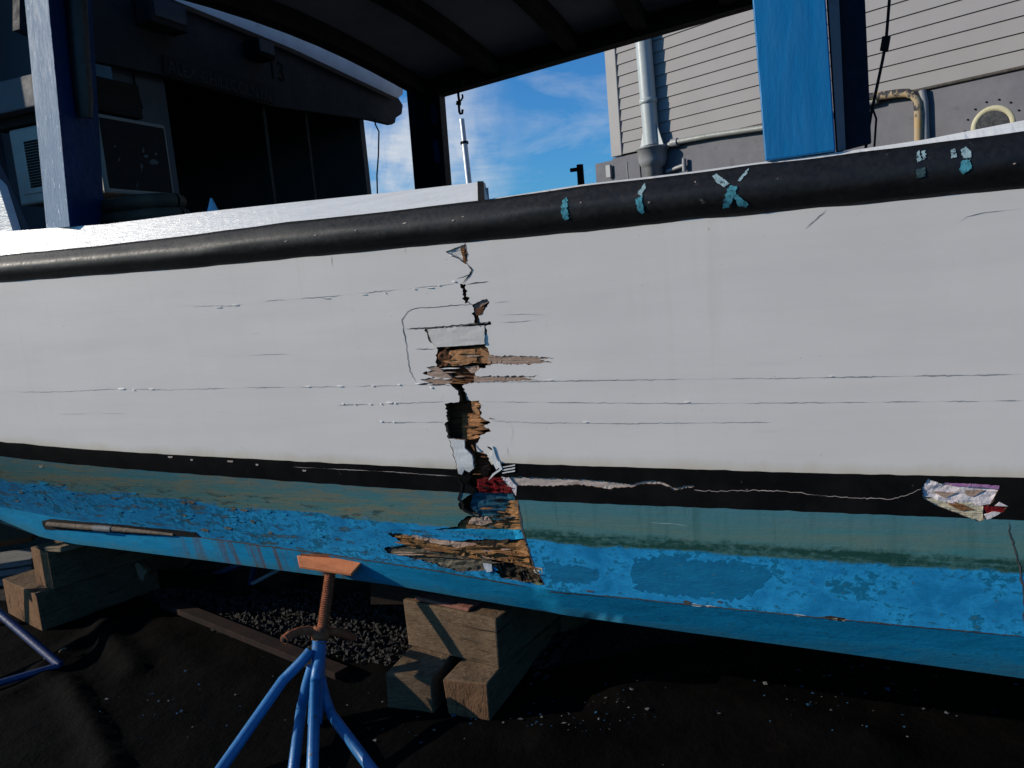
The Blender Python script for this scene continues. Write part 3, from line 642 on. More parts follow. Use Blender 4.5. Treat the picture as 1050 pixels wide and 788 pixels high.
# --- torn stripe and filler on the right
patch('pale_edge', [(518, 487), (584, 490), (660, 492), (714, 497), (712, 505), (660, 502), (520, 500)], -.0045, .012, 'palecrack', stripe, .4, .002, 70)
RP = stripe
patch('torn_paint', [(945, 500), (952, 490.5), (964, 495.5), (1012, 497), (1026, 499.5), (1020, 509), (1015, 517), (1003, 519), (975, 516), (946, 509)], -.003, .012, 'pinkwhite', RP, 1.3, .004, 71, fy=.4)
patch('torn_paint', [(945.5, 510), (961, 513), (1008, 517), (1008.5, 536), (987, 530), (961, 520)], -.004, .012, 'cream', RP, .9, .003, 72)
patch('bare_wood', [(956, 504), (981, 505.5), (970, 511), (965, 509)], -.0012, .008, 'tan', RP, .9, .001, 73)
patch('bare_wood', [(988, 502.5), (1010, 503), (997, 510), (991, 508)], -.0012, .008, 'tan', RP, .9, .001, 74)
patch('bare_wood', [(972, 517), (980, 515), (1000, 523), (985, 524)], -.0016, .008, 'rust_wood', RP, 1.0, .001, 75)
patch('purple_edge', [(968, 495.5), (985, 496), (1010, 497), (1025, 498.5), (1024, 502), (1006, 499.5), (980, 499)], .0008, .004, 'purple', RP, 1.0, .001, 76)
patch('red_paint', [(1008, 519.5), (1034, 519), (1031, 525.5), (1012, 527)], -.002, .01, 'red', RP, .8, .002, 77)
patch('torn_paint', [(1020, 519), (1025, 515), (1034, 519.5)], .002, .004, 'pinkwhite', RP, .6, 0, 78)
patch('torn_paint', [(1009, 528), (1018, 525), (1026, 526), (1022, 529), (1012, 533)], .001, .004, 'pinkwhite', RP, 1.2, 0, 79)
crack([(712, 502.5), (730, 504), (760, 503), (790, 503.5), (815, 505), (835, 508), (880, 511), (915, 512), (930, 508), (944, 502)], 1.3, 'palecrack', RP, 'stripe_crack', .001, 1.4, 80, False)
crack([(300, 479), (340, 481), (400, 484), (440, 487), (471, 489)], .9, 'palecrack', RP, 'stripe_crack', .001, .6, 81, True, 0)
crack([(1034, 535), (1036, 550), (1040, 562), (1046, 585), (1050, 610), (1049, 640)], 2.2, 'crack', Q, 'plank_end_crack', .001, 1.2, 82)
for x, y, w in ((172, 468, 5), (195, 471, 3), (233, 472.5, 6), (262, 476, 3), (40, 478, 4), (310, 482, 4)):
    patch('paint_chip', [(x, y), (x + w, y + .3), (x + w - .6, y + 1.8), (x + .4, y + 1.6)], .0012, .002, 'palecrack', stripe, .4, 0, x)

# --- seams, cracks and lifting flakes in the white planking
seams = [([(0, 402), (60, 402), (120, 399), (170, 400), (240, 398), (330, 397), (428, 395)], 1.0, .25),
         ([(430, 394.5), (462, 395)], 1.6, 0), ([(487, 392.3), (600, 390.5), (700, 389), (800, 388), (920, 386), (1050, 384)], 1.5, .12),
         ([(345, 415.5), (400, 414), (456, 412)], 1.5, .3), ([(493, 412), (580, 413), (700, 414), (850, 413), (1050, 411)], 1.3, .22),
         ([(386, 433.5), (455, 433)], 1.4, .3), ([(504, 432), (560, 434), (650, 434.5), (790, 433)], 1.2, .28),
         ([(270, 309), (330, 305), (410, 297), (468, 291)], 1.1, .3), ([(300, 260), (335, 259), (370, 257), (398, 254.5)], 1.2, .25),
         ([(477, 292), (486, 290.5), (501, 289)], 2.0, 0), ([(416.5, 337.4), (436, 336.5), (470, 334), (503, 330.5)], 2.6, 0),
         ([(436.5, 337), (440, 348), (446, 356)], 2.2, 0), ([(478.7, 271), (484, 277), (482.8, 281.4), (468, 286)], 1.3, 0), ([(457, 258.6), (469, 264), (479, 271)], 1.0, 0),
         ([(457, 258.6), (467, 255), (477, 250)], 1.3, 0), ([(477, 249), (478, 258), (478.5, 271)], 1.5, 0),
         ([(484, 312), (425.7, 316.5), (418, 320), (412, 328), (414, 342), (417.7, 362.5), (420, 381), (428, 394)], .95, .12),
         ([(413, 337.6), (436, 337)], .9, 0), ([(497, 336), (496, 346), (498, 354)], .9, 0), ([(426, 358.5), (447, 357.6)], 1.6, 0),
         ([(511, 323), (540, 322.5), (558, 323)], .8, .2), ([(512, 331), (535, 330), (556, 328)], .9, .2), ([(506, 311), (522, 309)], .8, 0),
         ([(825, 235.5), (838, 224), (848, 214)], 1.0, 0), ([(876, 224), (883, 217), (888, 211)], .9, 0), ([(983, 228), (992, 222), (1010, 218), (1050, 214)], .9, .2),
         ([(455, 405), (452, 411)], .9, 0), ([(456.5, 433), (461, 452), (466, 470), (470, 486)], 1.2, 0), ([(523, 430), (526, 444), (524, 458)], .8, .2), ([(519, 456), (521, 468)], .8, 0),
         ([(340, 262), (341, 274)], 1.0, 0), ([(415, 254), (416, 260)], 1.0, 0), ([(200, 366), (240, 365), (300, 363)], .7, .35), ([(60, 425), (130, 424)], .7, .3), ([(180, 314), (235, 314), (250, 312)], .9, .3),]
for i, (ln, w, gp) in enumerate(seams):
    fine = i in (0, 2, 3, 4, 5, 6, 7, 8, 17) or w <= .9
    crack(ln, w * (.75 if fine else .8), 'hairline' if fine else 'crack', W, 'paint_crack', .0009, 1.0 if w > .9 else .5, 100 + i * 3.7, True, 0)
flakes = [(395, 412.5, 9, 3), (388, 414, 4, 2), (404, 413.5, 4, 2), (390, 432, 7, 2.4), (400, 432.6, 5, 2), (365, 415, 3, 2), (352, 414, 3, 1.6), (376, 414.6, 4, 1.6), (408, 394.4, 8, 1.6), (424, 393.5, 8, 2.2), (440, 394, 8, 2),
          (380, 396, 8, 1.4), (345, 396, 10, 1.2), (310, 396.5, 8, 1), (437, 295, 9, 1.3), (450, 293, 7, 1.6), (425, 296.5, 6, 1.2), (461, 288.5, 6, 2), (222, 315, 12, 1.6), (240, 313, 8, 1.2), (120, 398.5, 8, 2), (134, 400, 6, 1.3), (150, 399, 9, 1.2),
          (330, 306, 9, 1), (368, 302, 8, 1), (355, 255.5, 8, 1.3), (380, 253.5, 6, 1.2), (392, 300, 2, 3), (441, 397, 4, 3), (505, 391, 9, 1), (560, 390, 12, 1.1), (640, 388.5, 10, 1), (730, 387.5, 14, 1.1), (850, 386, 10, 1), (950, 384.5, 12, 1),
          (620, 412, 8, 1), (700, 412.5, 10, 1), (785, 411.5, 7, 1.3), (560, 432.5, 8, 1), (600, 433, 8, 1), (462, 262, 9, 1.2)]
for i, (x, y, w, h) in enumerate(flakes):
    if x > 495 and i % 3: continue
    w *= random.uniform(.35, .95); h *= random.uniform(.3, .65); x += random.uniform(-3, 3)
    patch('paint_flake', [(x, y), (x + w * .5, y - h * .35), (x + w, y + .1), (x + w * .9, y + h * .8), (x + w * .4, y + h), (x + .2, y + h * .7)], .001, .002, 'white_flake', W, .4, 0, i * 2.3, grid=2.5,
          tilt=lambda a, b, y=y, h=h: .003 * max(0, (b - y) / h))

# --- blue flakes standing off the forward bottom planks
for i in range(40):
    x = random.uniform(-10, 330); vy = random.betavariate(2, 2.2)
    yb = lerp(B2, x); yc = lerp(B4, x); y = yb + (yc - yb) * (.35 + .6 * vy)
    w = random.uniform(3, 10); h = random.uniform(.8, 2.4)
    if True: patch('paint_flake', [(x, y), (x + w * .4, y - h * .4), (x + w, y + h * .5), (x + w * .8, y + h * 1.2), (x + w * .3, y + h)], .001, .002, 'bluepaint' if random.random() < .75 else 'oldgrey', Q, .9, 0, i, grid=3,
          tilt=lambda a, b, y=y, h=h: .002 * max(0, (b - y) / h))
patch('darker_paint_patch', [(648, 573), (690, 571), (720, 575), (760, 577), (788, 580), (790, 592), (776, 605), (760, 616), (700, 612), (655, 606), (646, 590)], .0003, .001, 'bluedeep', Q, 6, .0006, 91, grid=5)
patch('darker_paint_patch', [(556, 575), (580, 580), (612, 583), (611, 596), (590, 600), (560, 594)], .0003, .001, 'bluedeep', Q, 5, .0004, 92, grid=5)
for i, (x, y, w, h, mt) in enumerate(((700, 617, 9, 3, 'crack'), (706, 620, 16, 1.6, 'white_flake'), (722, 621.5, 14, 1.2, 'white_flake'), (735, 617, 6, 1.5, 'crack'), (812, 630.5, 14, 1.2, 'white_flake'), (842, 633, 26, 3, 'rot'), (850, 634.5, 20, 1.6, 'cream'), (900, 639, 8, 1.4, 'crack'), (545, 598, 12, 1.6, 'olive'), (600, 606, 9, 1.2, 'crack'))):
    patch('paint_chip', [(x, y), (x + w * .4, y - h * .4), (x + w, y + w * .07), (x + w * .8, y + h + w * .05), (x + w * .3, y + h)], .0012, .002, mt, Q, .9, .0008, i * 1.7, grid=2.5)
crack([(664, 536), (690, 537.5), (708, 540)], .9, 'aqua_pale', Q, 'scrape', .001, .4, 401)
crack([(560, 607), (640, 613), (700, 619.5), (820, 631.5), (930, 642), (1050, 653)], 1.5, 'crack', Q, 'chine_seam', .0016, .8, 402)
crack([(120, 541), (210, 552), (330, 568), (450, 586), (540, 602)], 1.8, 'crack', Q, 'chine_seam', .0016, .9, 403)
# black patch standing for a shaded slot, with a wooden batten low on the left bow, and its white tag
slot = [(43, 534.5), (52, 532.5), (120, 538), (200, 546), (205, 551), (150, 549), (90, 545), (46, 543)]
patch('batten_slot_shade', slot, .004, .004, 'black', chine_pl, 1.0, .001, 90)
mb = MB(); mb.tube([on_hull(49, 537.5, .012), on_hull(80, 540.3, .014), on_hull(120, 543, .012), on_hull(150, 545.7, .010), on_hull(178, 548.6, .006)], [.012, .013, .012, .009, .006], 8)
M_['batten'] = wood('weathered_batten', (.10, .075, .055, 1), (.17, .13, .10, 1), (.05, .035, .025, 1), None, ext=(3, 40, 40))
bt = mb.build('batten', 'batten', chine_pl)
mb = MB(); mb.tube([on_hull(97, 541.6, .014), on_hull(115, 543, .014)], .0155, 8); mb.build('tag', 'chipwhite', chine_pl)

# --- rub rail: a half-round timber, one piece
xs = [x * 15.0 for x in range(-30, 91)]
RTOP = [(-450, 296), (0, 262), (100, 252.5), (200, 241), (300, 227.5), (400, 217), (490, 206), (505, 205), (600, 191), (700, 179.5), (780, 169), (870, 158.5), (1050, 135), (1350, 100)]
mb = MB(); prof_n = 12; rows = []
for k, x in enumerate(xs):
    lo = stz(on_hull(x, lerp(B0, x), 0.0)); hi = stz(at_t(x, lerp(RTOP, x), -.03))
    zl, zh, s0, t0 = lo[2], hi[2], lo[0], lo[1]
    row = []
    for j in range(prof_n + 1):
        f = j / prof_n
        ztop = zl + (zh - zl) * f
        bulge = lerp([(0, .0), (.1, .011), (.2, .022), (.3, .032), (.42, .036), (.56, .037), (.64, .034), (.76, .025), (.9, .013), (1, .004)], f)
        row.append(B(s0, t0 - bulge + noise.noise((s0 * 9, f * 4, 1)) * .0035, ztop + noise.noise((s0 * 7, f * 3, 4)) * .002))
    row.append(B(s0, t0 + .12, zh - .002)); row.append(B(s0, t0 + .12, zl)); rows.append(row)
n = len(rows[0])
mb.add([p for r_ in rows for p in r_], [(i * n + j, (i + 1) * n + j, (i + 1) * n + (j + 1) % n, i * n + (j + 1) % n) for i in range(len(rows) - 1) for j in range(n)], 0, True)
rail = mb.build('rub_rail', 'rail', boat)
def on_rail(x, y, out=.0015):
    """point on the rail's rounded face"""
    b0, b1 = lerp(B0, x), lerp(RTOP, x); f = min(max((b0 - y) / (b0 - b1), 0), 1)
    i = (x + 450) / 15; k = int(i); fr = i - k; j = f * prof_n; jj = min(int(j), prof_n - 1); fj = j - jj
    P = lambda a, c: rows[a][c]
    p = (P(k, jj) * (1 - fj) + P(k, jj + 1) * fj) * (1 - fr) + (P(k + 1, jj) * (1 - fj) + P(k + 1, jj + 1) * fj) * fr
    return p + (CAM - p).normalized() * out
def brush(poly, mat, name='paint_mark', seed=0):
    pj = jag(poly, 1.5, 1.1, seed); pts = [Vector(p) for p in pj]; n = len(pts)
    xs_ = [p[0] for p in pj]; ys_ = [p[1] for p in pj]
    gy = min(ys_) + 1.5
    while gy < max(ys_):
        gx = min(xs_) + 1
        while gx < max(xs_):
            if inside((gx, gy), pj): pts.append(Vector((gx, gy)))
            gx += 2.5
        gy += 2.5
    V, E, F, *_ = delaunay_2d_cdt(pts, [(i, (i + 1) % n) for i in range(n)], [], 0, 1e-4)
    mb = MB(); top = [on_rail(p[0], p[1], .0022) for p in V]; mb.v = top
    for f in F:
        if inside((sum(V[i][0] for i in f) / 3, sum(V[i][1] for i in f) / 3), pj):
            ids = list(f)
            if (top[ids[1]] - top[ids[0]]).cross(top[ids[2]] - top[ids[0]]).dot(CAM - top[ids[0]]) < 0: ids.reverse()
            mb.f.append(tuple(ids)); mb.mi.append(0); mb.smooth.append(True)
    mb.build(name, mat, rail)
marks = [([(582, 206), (586, 202), (588, 206), (587, 225), (583, 226), (581, 216)], 'aqua'),
         ([(656, 205), (663, 201), (664, 218), (661, 220), (657, 216)], 'aqua'), ([(658, 199), (665, 188), (666, 194), (662, 202)], 'aqua_pale'),
         ([(733, 181), (737, 178), (751, 189), (746, 193), (738, 188)], 'aqua_pale'), ([(759, 186), (768, 175), (770, 173), (769, 178), (761, 187)], 'aqua_pale'),
         ([(742, 214), (748, 196), (752, 191), (758, 192), (757, 198), (749, 213)], 'aqua'), ([(753, 200), (758, 200), (769, 210), (766, 213), (759, 212)], 'aqua'),
         ([(940, 158), (943, 155), (944, 166), (940, 168)], 'aqua_pale'), ([(945, 156), (949, 155), (949, 164), (945, 166)], 'aqua_pale'), ([(938, 176), (947, 173), (948, 182), (939, 184)], 'aqua_dim'),
         ([(974, 156), (978, 153), (980, 162), (974, 164)], 'aqua_pale'), ([(984, 155), (990, 151), (994, 156), (994, 163), (986, 164)], 'aqua_pale'), ([(985, 166), (993, 165), (994, 174), (986, 180), (982, 176)], 'aqua')]
M_['aqua_dim'] = mottled('thin_marking_paint', (.03, .05, .055, 1), (.07, .14, .15, 1), 60, .6, .4)
for i, (p, mt) in enumerate(marks): brush(p, mt, 'paint_mark', i * 3.3)
for i, (x, y) in enumerate(((300, 247), (318, 243), (330, 241), (350, 239), (372, 236), (397, 232), (420, 229), (445, 227), (480, 222), (488, 221), (600, 208), (1027, 163), (1035, 169), (696, 181), (715, 187), (682, 190), (668, 208), (520, 221), (470, 226))):
    if i % 2: continue
    w = random.uniform(1.5, 4.5); brush([(x, y), (x + w, y - .8), (x + w * .8, y + .6), (x + 1, y + 1)], 'palecrack', 'paint_chip', i * 5.1)

# --- white cap strip on the rail (right) and coaming board (left)
CAPT = [(497, 205), (600, 189), (700, 177.5), (780, 166.5), (870, 155), (950, 143), (1050, 123.5), (1350, 66)]
mb = MB(); V = []; xs2 = [497 + i * 6.0 for i in range(143)]
for x in xs2:
    a = at_t(x, lerp(CAPT, x), -.002); b = at_t(x, lerp(RTOP, x) + .8 + 1.2 * noise.noise((x * .12, 3, 0)), -.022)
    V += [a, b, b + T * .12 - Z * .0, a + T * .12]
mb.add(V, [(i * 4 + j, i * 4 + (j + 1) % 4, i * 4 + 4 + (j + 1) % 4, i * 4 + 4 + j) for i in range(len(xs2) - 1) for j in range(4)] + [(0, 3, 2, 1)])
mb.build('deck_edge_cap', 'gloss_white', boat, uvs=True)
COT = [(-450, 276), (0, 238), (110, 230), (200, 218.5), (300, 207.7), (400, 197.5), (490, 187)]
COBm = [(-450, 299), (0, 264), (100, 254.5), (200, 243), (300, 229.5), (400, 219), (490, 207.5)]
mb = MB(); V = []; xs3 = [-450 + i * 10.0 for i in range(95)]
for x in xs3:
    a = at_t(x, lerp(COT, x), .012); b = at_t(x, lerp(COBm, x) + .8 * noise.noise((x * .1, 8, 0)), -.028)
    V += [a, b, b + T * .10, a + T * .06 + Z * .002]
mb.add(V, [(i * 4 + j, i * 4 + 4 + j, i * 4 + 4 + (j + 1) % 4, i * 4 + (j + 1) % 4) for i in range(len(xs3) - 1) for j in range(4)] + [((len(xs3) - 1) * 4 + 0, (len(xs3) - 1) * 4 + 1, (len(xs3) - 1) * 4 + 2, (len(xs3) - 1) * 4 + 3)])
mb.build('coaming', 'gloss_white', boat, uvs=True)
mb = MB(); mb.hexa([at_t(490, 206.5, -.03), at_t(497, 205.5, -.03), at_t(497, 205.5, .06), at_t(490, 206.5, .06)], [at_t(489.5, 186, .008), at_t(496, 186, .008), at_t(496, 186, .07), at_t(489.5, 186, .07)]); mb.build('coaming_end', 'black', boat)
mb = MB(); p = at_t(499.5, 204.5, .07); mb.tube([p - Z * .02, p + Z * .036], .007, 8); mb.build('rail_pin', 'hopper', boat)

# ------------------------------------------------------------------ rest of the boat
TF = 3.1                                                               # far gunwale
def quad(name, mat, pts, thick, parent=boat, mb=None, bevel=0):
    n = (pts[1] - pts[0]).cross(pts[2] - pts[0]).normalized() * thick
    mb = MB(); mb.prism(pts, n); return mb.build(name, mat, parent, bevel=bevel)
mb = MB(); mb.bbox(-5.2, 1.98, .06, TF, 1.02, 1.06); mb.build('deck', 'cabin_dark', boat)
mb = MB(); mb.bbox(-5.2, 1.98, TF, TF + .05, .55, 1.80); mb.build('far_side_planking', 'cabin', boat)
mb = MB(); mb.bbox(1.95, 2.0, .06, TF, .6, 1.66); mb.build('transom', 'cabin', boat)
mb = MB()
bl = [on_hull(x, lerp(B5, x)) for x in range(-440, 1345, 60)]
V = []
for P in bl:
    s_, t_, z_ = stz(P); V += [P, B(s_, t_ + .5, z_ - .07), B(s_, TF, z_ + .2)]
mb.add(V, [(i * 3 + j, i * 3 + 3 + j, i * 3 + 4 + j, i * 3 + 1 + j) for i in range(len(bl) - 1) for j in range(2)])
mb.build('hull_underside', 'tealpaint', boat)
# posts
# right post: broad outboard face, pale edge strip, aft face coloured navy for its shade
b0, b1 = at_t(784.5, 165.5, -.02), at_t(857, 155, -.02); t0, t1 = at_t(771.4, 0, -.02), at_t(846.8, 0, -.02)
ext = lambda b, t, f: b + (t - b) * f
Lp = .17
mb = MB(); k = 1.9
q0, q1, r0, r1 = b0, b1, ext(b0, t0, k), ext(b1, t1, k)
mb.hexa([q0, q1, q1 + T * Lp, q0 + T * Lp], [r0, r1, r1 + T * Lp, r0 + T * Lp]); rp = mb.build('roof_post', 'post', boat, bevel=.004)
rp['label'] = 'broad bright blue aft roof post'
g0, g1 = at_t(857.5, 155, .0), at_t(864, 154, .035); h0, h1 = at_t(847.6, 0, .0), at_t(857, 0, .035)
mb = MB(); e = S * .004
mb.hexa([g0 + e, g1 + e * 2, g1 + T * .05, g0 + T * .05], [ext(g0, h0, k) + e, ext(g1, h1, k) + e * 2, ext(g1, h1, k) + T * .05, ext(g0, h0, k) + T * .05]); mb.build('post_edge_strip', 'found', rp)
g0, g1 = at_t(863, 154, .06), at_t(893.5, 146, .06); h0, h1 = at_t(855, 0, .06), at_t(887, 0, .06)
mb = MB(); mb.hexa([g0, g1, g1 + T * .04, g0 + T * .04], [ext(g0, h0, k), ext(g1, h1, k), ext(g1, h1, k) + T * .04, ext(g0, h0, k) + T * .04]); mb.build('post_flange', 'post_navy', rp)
# left post, outboard face coloured pale for sun sheen, turned a little forward
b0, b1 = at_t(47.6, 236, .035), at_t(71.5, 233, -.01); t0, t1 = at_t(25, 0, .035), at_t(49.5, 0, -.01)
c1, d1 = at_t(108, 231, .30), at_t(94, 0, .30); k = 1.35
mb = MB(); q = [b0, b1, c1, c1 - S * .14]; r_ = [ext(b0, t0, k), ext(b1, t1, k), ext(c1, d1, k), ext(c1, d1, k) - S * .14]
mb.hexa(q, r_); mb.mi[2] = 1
lp = mb.build('roof_post', ['post_navy_blue', 'post_sheen'], boat, bevel=.003); lp['label'] = 'forward roof post with outboard face coloured pale for sun sheen'
mb = MB(); a, b = at_t(80, 118, .10), at_t(72, -40, .10)
mb.tube([at_t(87, 121, .12), at_t(86, 100, .12), at_t(82, 60, .12), at_t(78.5, 0, .12), at_t(76, -60, .12)], [.028, .036, .038, .04, .04], 12); mb.build('rubber_bumper', 'rubber', lp)
# far post
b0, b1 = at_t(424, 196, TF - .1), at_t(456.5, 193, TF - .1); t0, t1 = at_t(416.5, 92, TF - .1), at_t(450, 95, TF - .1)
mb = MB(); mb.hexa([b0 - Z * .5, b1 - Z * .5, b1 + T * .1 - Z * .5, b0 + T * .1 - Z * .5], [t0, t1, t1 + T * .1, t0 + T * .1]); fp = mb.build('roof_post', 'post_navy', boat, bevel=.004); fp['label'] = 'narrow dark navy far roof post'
for y0, y1 in ((107, 128), (143, 168)):
    mb = MB(); p = [at_t(441 + dx * 1 + (y - 107) * .07, y, TF - .103) for dx, y in ((0, y0 + 3), (3, y0), (6, y0 + 3), (6.5, y1 - 3), (4, y1), (.5, y1 - 2))]; mb.prism(p, T * .002); mb.build('worn_patch', 'post_navy_blue', fp)

# canopy roof over the aft deck
fa, fb = at_t(450, 101, TF), at_t(770, 10, TF)
sa, _, za = stz(fa); sb, _, zb = stz(fb)
zf = lambda s: za + (zb - za) * (s - sa) / (sb - sa)                    # lower edge of the far stringer
SL, SR_ = sa - .14, 1.9
R = [(SL, -.12), (SR_, -.12), (SR_, TF + .06), (SL, TF + .06)]
mb = MB()
rf = lambda s, t: B(s, t, zf(s) + .12 + .10 * math.sin(math.pi * min(max(t / TF, 0), 1)))
NS, NT = 2, 10; V = []
for i in range(NS + 1):
    for j in range(NT + 1):
        s_ = SL + (SR_ - SL) * i / NS; t_ = -.12 + (TF + .18) * j / NT; V.append(rf(s_, t_))
o = len(V); V += [p + Z * .03 for p in V]
W_ = NT + 1
F_ = [(i * W_ + j, (i + 1) * W_ + j, (i + 1) * W_ + j + 1, i * W_ + j + 1) for i in range(NS) for j in range(NT)]
F_ = [f[::-1] for f in F_] + [tuple(x + o for x in f) for f in F_]
rim = [j for j in range(W_)] + [i * W_ + NT for i in range(1, NS + 1)] + [NS * W_ + j for j in range(NT - 1, -1, -1)] + [i * W_ for i in range(NS - 1, 0, -1)]
F_ += [(rim[i], rim[(i + 1) % len(rim)], rim[(i + 1) % len(rim)] + o, rim[i] + o) for i in range(len(rim))]
mb.add(V, F_); roof = mb.build('canopy_roof', 'roofskin', boat)
def stringer(t, w, h, name):
    mb = MB(); s0, s1 = SL, SR_
    mb.hexa([B(s0, t, zf(s0)), B(s1, t, zf(s1)), B(s1, t + w, zf(s1)), B(s0, t + w, zf(s0))], [B(s0, t, zf(s0) + h), B(s1, t, zf(s1) + h), B(s1, t + w, zf(s1) + h), B(s0, t + w, zf(s0) + h)])
    mb.build(name, 'beam', roof)
stringer(TF - .10, .11, .118, 'edge_beam'); stringer(-.10, .11, .118, 'edge_beam')
def roof_s(x, y, t=TF - .1):
    return stz(at_t(x, y, t))[0]
for s_ in (SL + .05, SL + .62, SL + 1.2, -.10, .45, 1.0, 1.6):
    mb = MB(); V = []; w = .045
    for j in range(11):
        t_ = .02 + (TF - .13) * j / 10; z0 = zf(s_) + .015 + .10 * math.sin(math.pi * t_ / TF)
        z1 = rf(s_, t_).z - .001
        V += [B(s_ - w, t_, z0), B(s_ + w, t_, z0), B(s_ + w, t_, z1), B(s_ - w, t_, z1)]
    mb.add(V, [(i * 4 + j, i * 4 + (j + 1) % 4, i * 4 + 4 + (j + 1) % 4, i * 4 + 4 + j) for i in range(10) for j in range(4)] + [(0, 3, 2, 1), (40, 41, 42, 43)]); mb.build('roof_beam', 'beam', roof)

# wheelhouse: aft bulkhead, side wall, roof visor
SBK = -2.15
farP = at_s(388, 197, SBK); tf_ = stz(farP)[1]
mb = MB()
lowz = 1.06
nearT = .62
dl, dr = stz(at_s(167, 76, SBK))[1], tf_ - .0
mb.bbox(SBK - .06, SBK, nearT, dl, lowz, 3.42); mb.bbox(SBK - .06, SBK, dl, tf_, 2.98, 3.42)
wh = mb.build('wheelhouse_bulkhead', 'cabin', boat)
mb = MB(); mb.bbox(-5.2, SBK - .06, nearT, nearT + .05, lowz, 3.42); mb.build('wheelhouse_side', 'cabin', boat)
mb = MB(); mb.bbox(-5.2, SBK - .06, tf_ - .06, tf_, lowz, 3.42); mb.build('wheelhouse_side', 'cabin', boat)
mb = MB(); mb.bbox(-5.2, -2.95, .13, nearT - .003, lowz, 3.42); mb.build('added_shade_block', 'cabin', boat)  # unseen block, added to keep the sun off the wheelhouse side
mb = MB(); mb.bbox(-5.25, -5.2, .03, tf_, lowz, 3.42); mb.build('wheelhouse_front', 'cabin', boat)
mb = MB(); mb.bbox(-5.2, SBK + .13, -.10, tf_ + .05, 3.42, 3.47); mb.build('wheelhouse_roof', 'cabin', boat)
mb = MB(); mb.bbox(SBK - 1.9, SBK - 1.86, dl - .3, tf_ - .07, lowz, 3.1); dr_ = mb.build('doorway_dark_sheet', 'door_dark', wh)  # dark sheet set deep inside, standing for the unlit wheelhouse interior
for px_, py_ in ((283, 200), (325, 200)):
    t_ = stz(at_s(px_, py_, SBK))[1]; mb = MB(); mb.bbox(SBK - .021, SBK - .010, t_ - .012, t_ + .012, lowz, 2.95); mb.build('door_stile', 'crack', wh)
SV = SBK + .10
top_l = [(60, -55), (200, 0), (300, 42), (410, 92)]
vis = [at_s(x, y, SV) for x, y in ((20, -70), (200, 6), (300, 48), (395, 93), (408, 100), (413, 108), (412, 117), (406, 121), (405, 126), (402, 128), (381, 123), (330, 116), (280, 109), (225, 93), (167, 77), (95, 62), (20, 30))]
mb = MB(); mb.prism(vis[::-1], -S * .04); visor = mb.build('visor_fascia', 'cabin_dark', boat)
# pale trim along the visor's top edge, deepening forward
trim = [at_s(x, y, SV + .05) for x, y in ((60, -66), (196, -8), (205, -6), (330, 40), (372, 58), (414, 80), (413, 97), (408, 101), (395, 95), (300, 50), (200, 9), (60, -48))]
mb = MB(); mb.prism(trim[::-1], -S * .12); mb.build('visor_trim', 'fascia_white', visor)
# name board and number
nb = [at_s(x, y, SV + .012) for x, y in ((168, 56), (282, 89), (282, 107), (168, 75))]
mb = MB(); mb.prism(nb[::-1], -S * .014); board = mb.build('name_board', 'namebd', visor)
def text_on(txt, size, p0, p1, nrm, mat, parent, name, depth=.003):
    """raised lettering running from p0 towards p1, facing nrm"""
    cu = bpy.data.curves.new('lettering', 'FONT'); cu.body = txt; cu.size = size; cu.extrude = depth
    tmp = bpy.data.objects.new('lettering_tmp', cu); COL.objects.link(tmp)
    dg = bpy.context.evaluated_depsgraph_get(); me = bpy.data.meshes.new_from_object(tmp.evaluated_get(dg))
    bpy.data.objects.remove(tmp); bpy.data.curves.remove(cu)
    ax = (p1 - p0).normalized(); ay = nrm.cross(ax).normalized()
    wid = max(v.co.x for v in me.vertices); sc = min(1.0, (p1 - p0).length / wid) if wid else 1
    vs = [p0 + ax * v.co.x * sc + ay * v.co.y * sc + nrm * v.co.z for v in me.vertices]
    mb = MB(); mb.add(vs, [tuple(p.vertices) for p in me.polygons]); bpy.data.meshes.remove(me)
    return mb.build(name, mat, parent)
text_on('ALEX-CHILLCOLNYN', .16, at_s(172, 74, SV + .013), at_s(278, 104.5, SV + .013), S, 'letter', board, 'lettering')
text_on('13', .21, at_s(276, 80, SV + .001), at_s(292, 84.5, SV + .001), S, 'black', visor, 'number')
# lamp fixtures under the visor
for i, (x, y, w, h) in enumerate(((266, 52, .15, .10), (166, 16, .24, .13))):
    c = at_s(x, y, SV + .06); mb = MB(); mb.box(c, S * .05, T * w / 2, Z * h / 2); f_ = mb.build('flood_lamp', 'cabin_dark' if i else 'black', visor, bevel=.008)
    mb = MB(); mb.box(c + S * .053 + Z * .01, S * .004, T * w * .42, Z * h * .34); mb.build('lamp_lens', 'cabin', f_)
# air conditioner standing out from the bulkhead
SA = -2.06
ac = [stz(at_s(x, y, SA)) for x, y in ((90, 110), (173, 131), (180, 203), (106, 193))]
t0 = .40; t1 = ac[2][1]; zt = ac[1][2] + .01; zb_ = ac[2][2]
mb = MB(); mb.bbox(-2.62, SA, t0, t1, zb_, zt); acb = mb.build('air_conditioner', 'ac_grey', boat, bevel=.012)
mb = MB(); mb.bbox(SA - .005, SA + .004, t0 + .02, t1 - .018, zb_ + .022, zt - .02); coil = mb.build('coil_panel', 'ac_grille', acb)
for (x, y, w, h) in ((158, 166, 10, 6), (150, 160, 5, 3), (145, 172, 2.5, 9), (160, 158, 3, 3), (141, 190, 2, 8), (118, 150, 2, 3), (122, 163, 1.6, 6), (147, 154, 2, 6)):
    pj = jag([(x - w / 2, y), (x, y - h / 2), (x + w / 2, y + h * .1), (x + w * .3, y + h / 2), (x - w * .4, y + h * .4)], 1.5, 1.6, x)
    mb = MB(); mb.prism([at_s(a, b, SA + .006) for a, b in pj][::-1], -S * .0015); mb.build('paint_splatter', 'splat', coil)
mb = MB(); ls0, ls1 = -2.58, -2.16
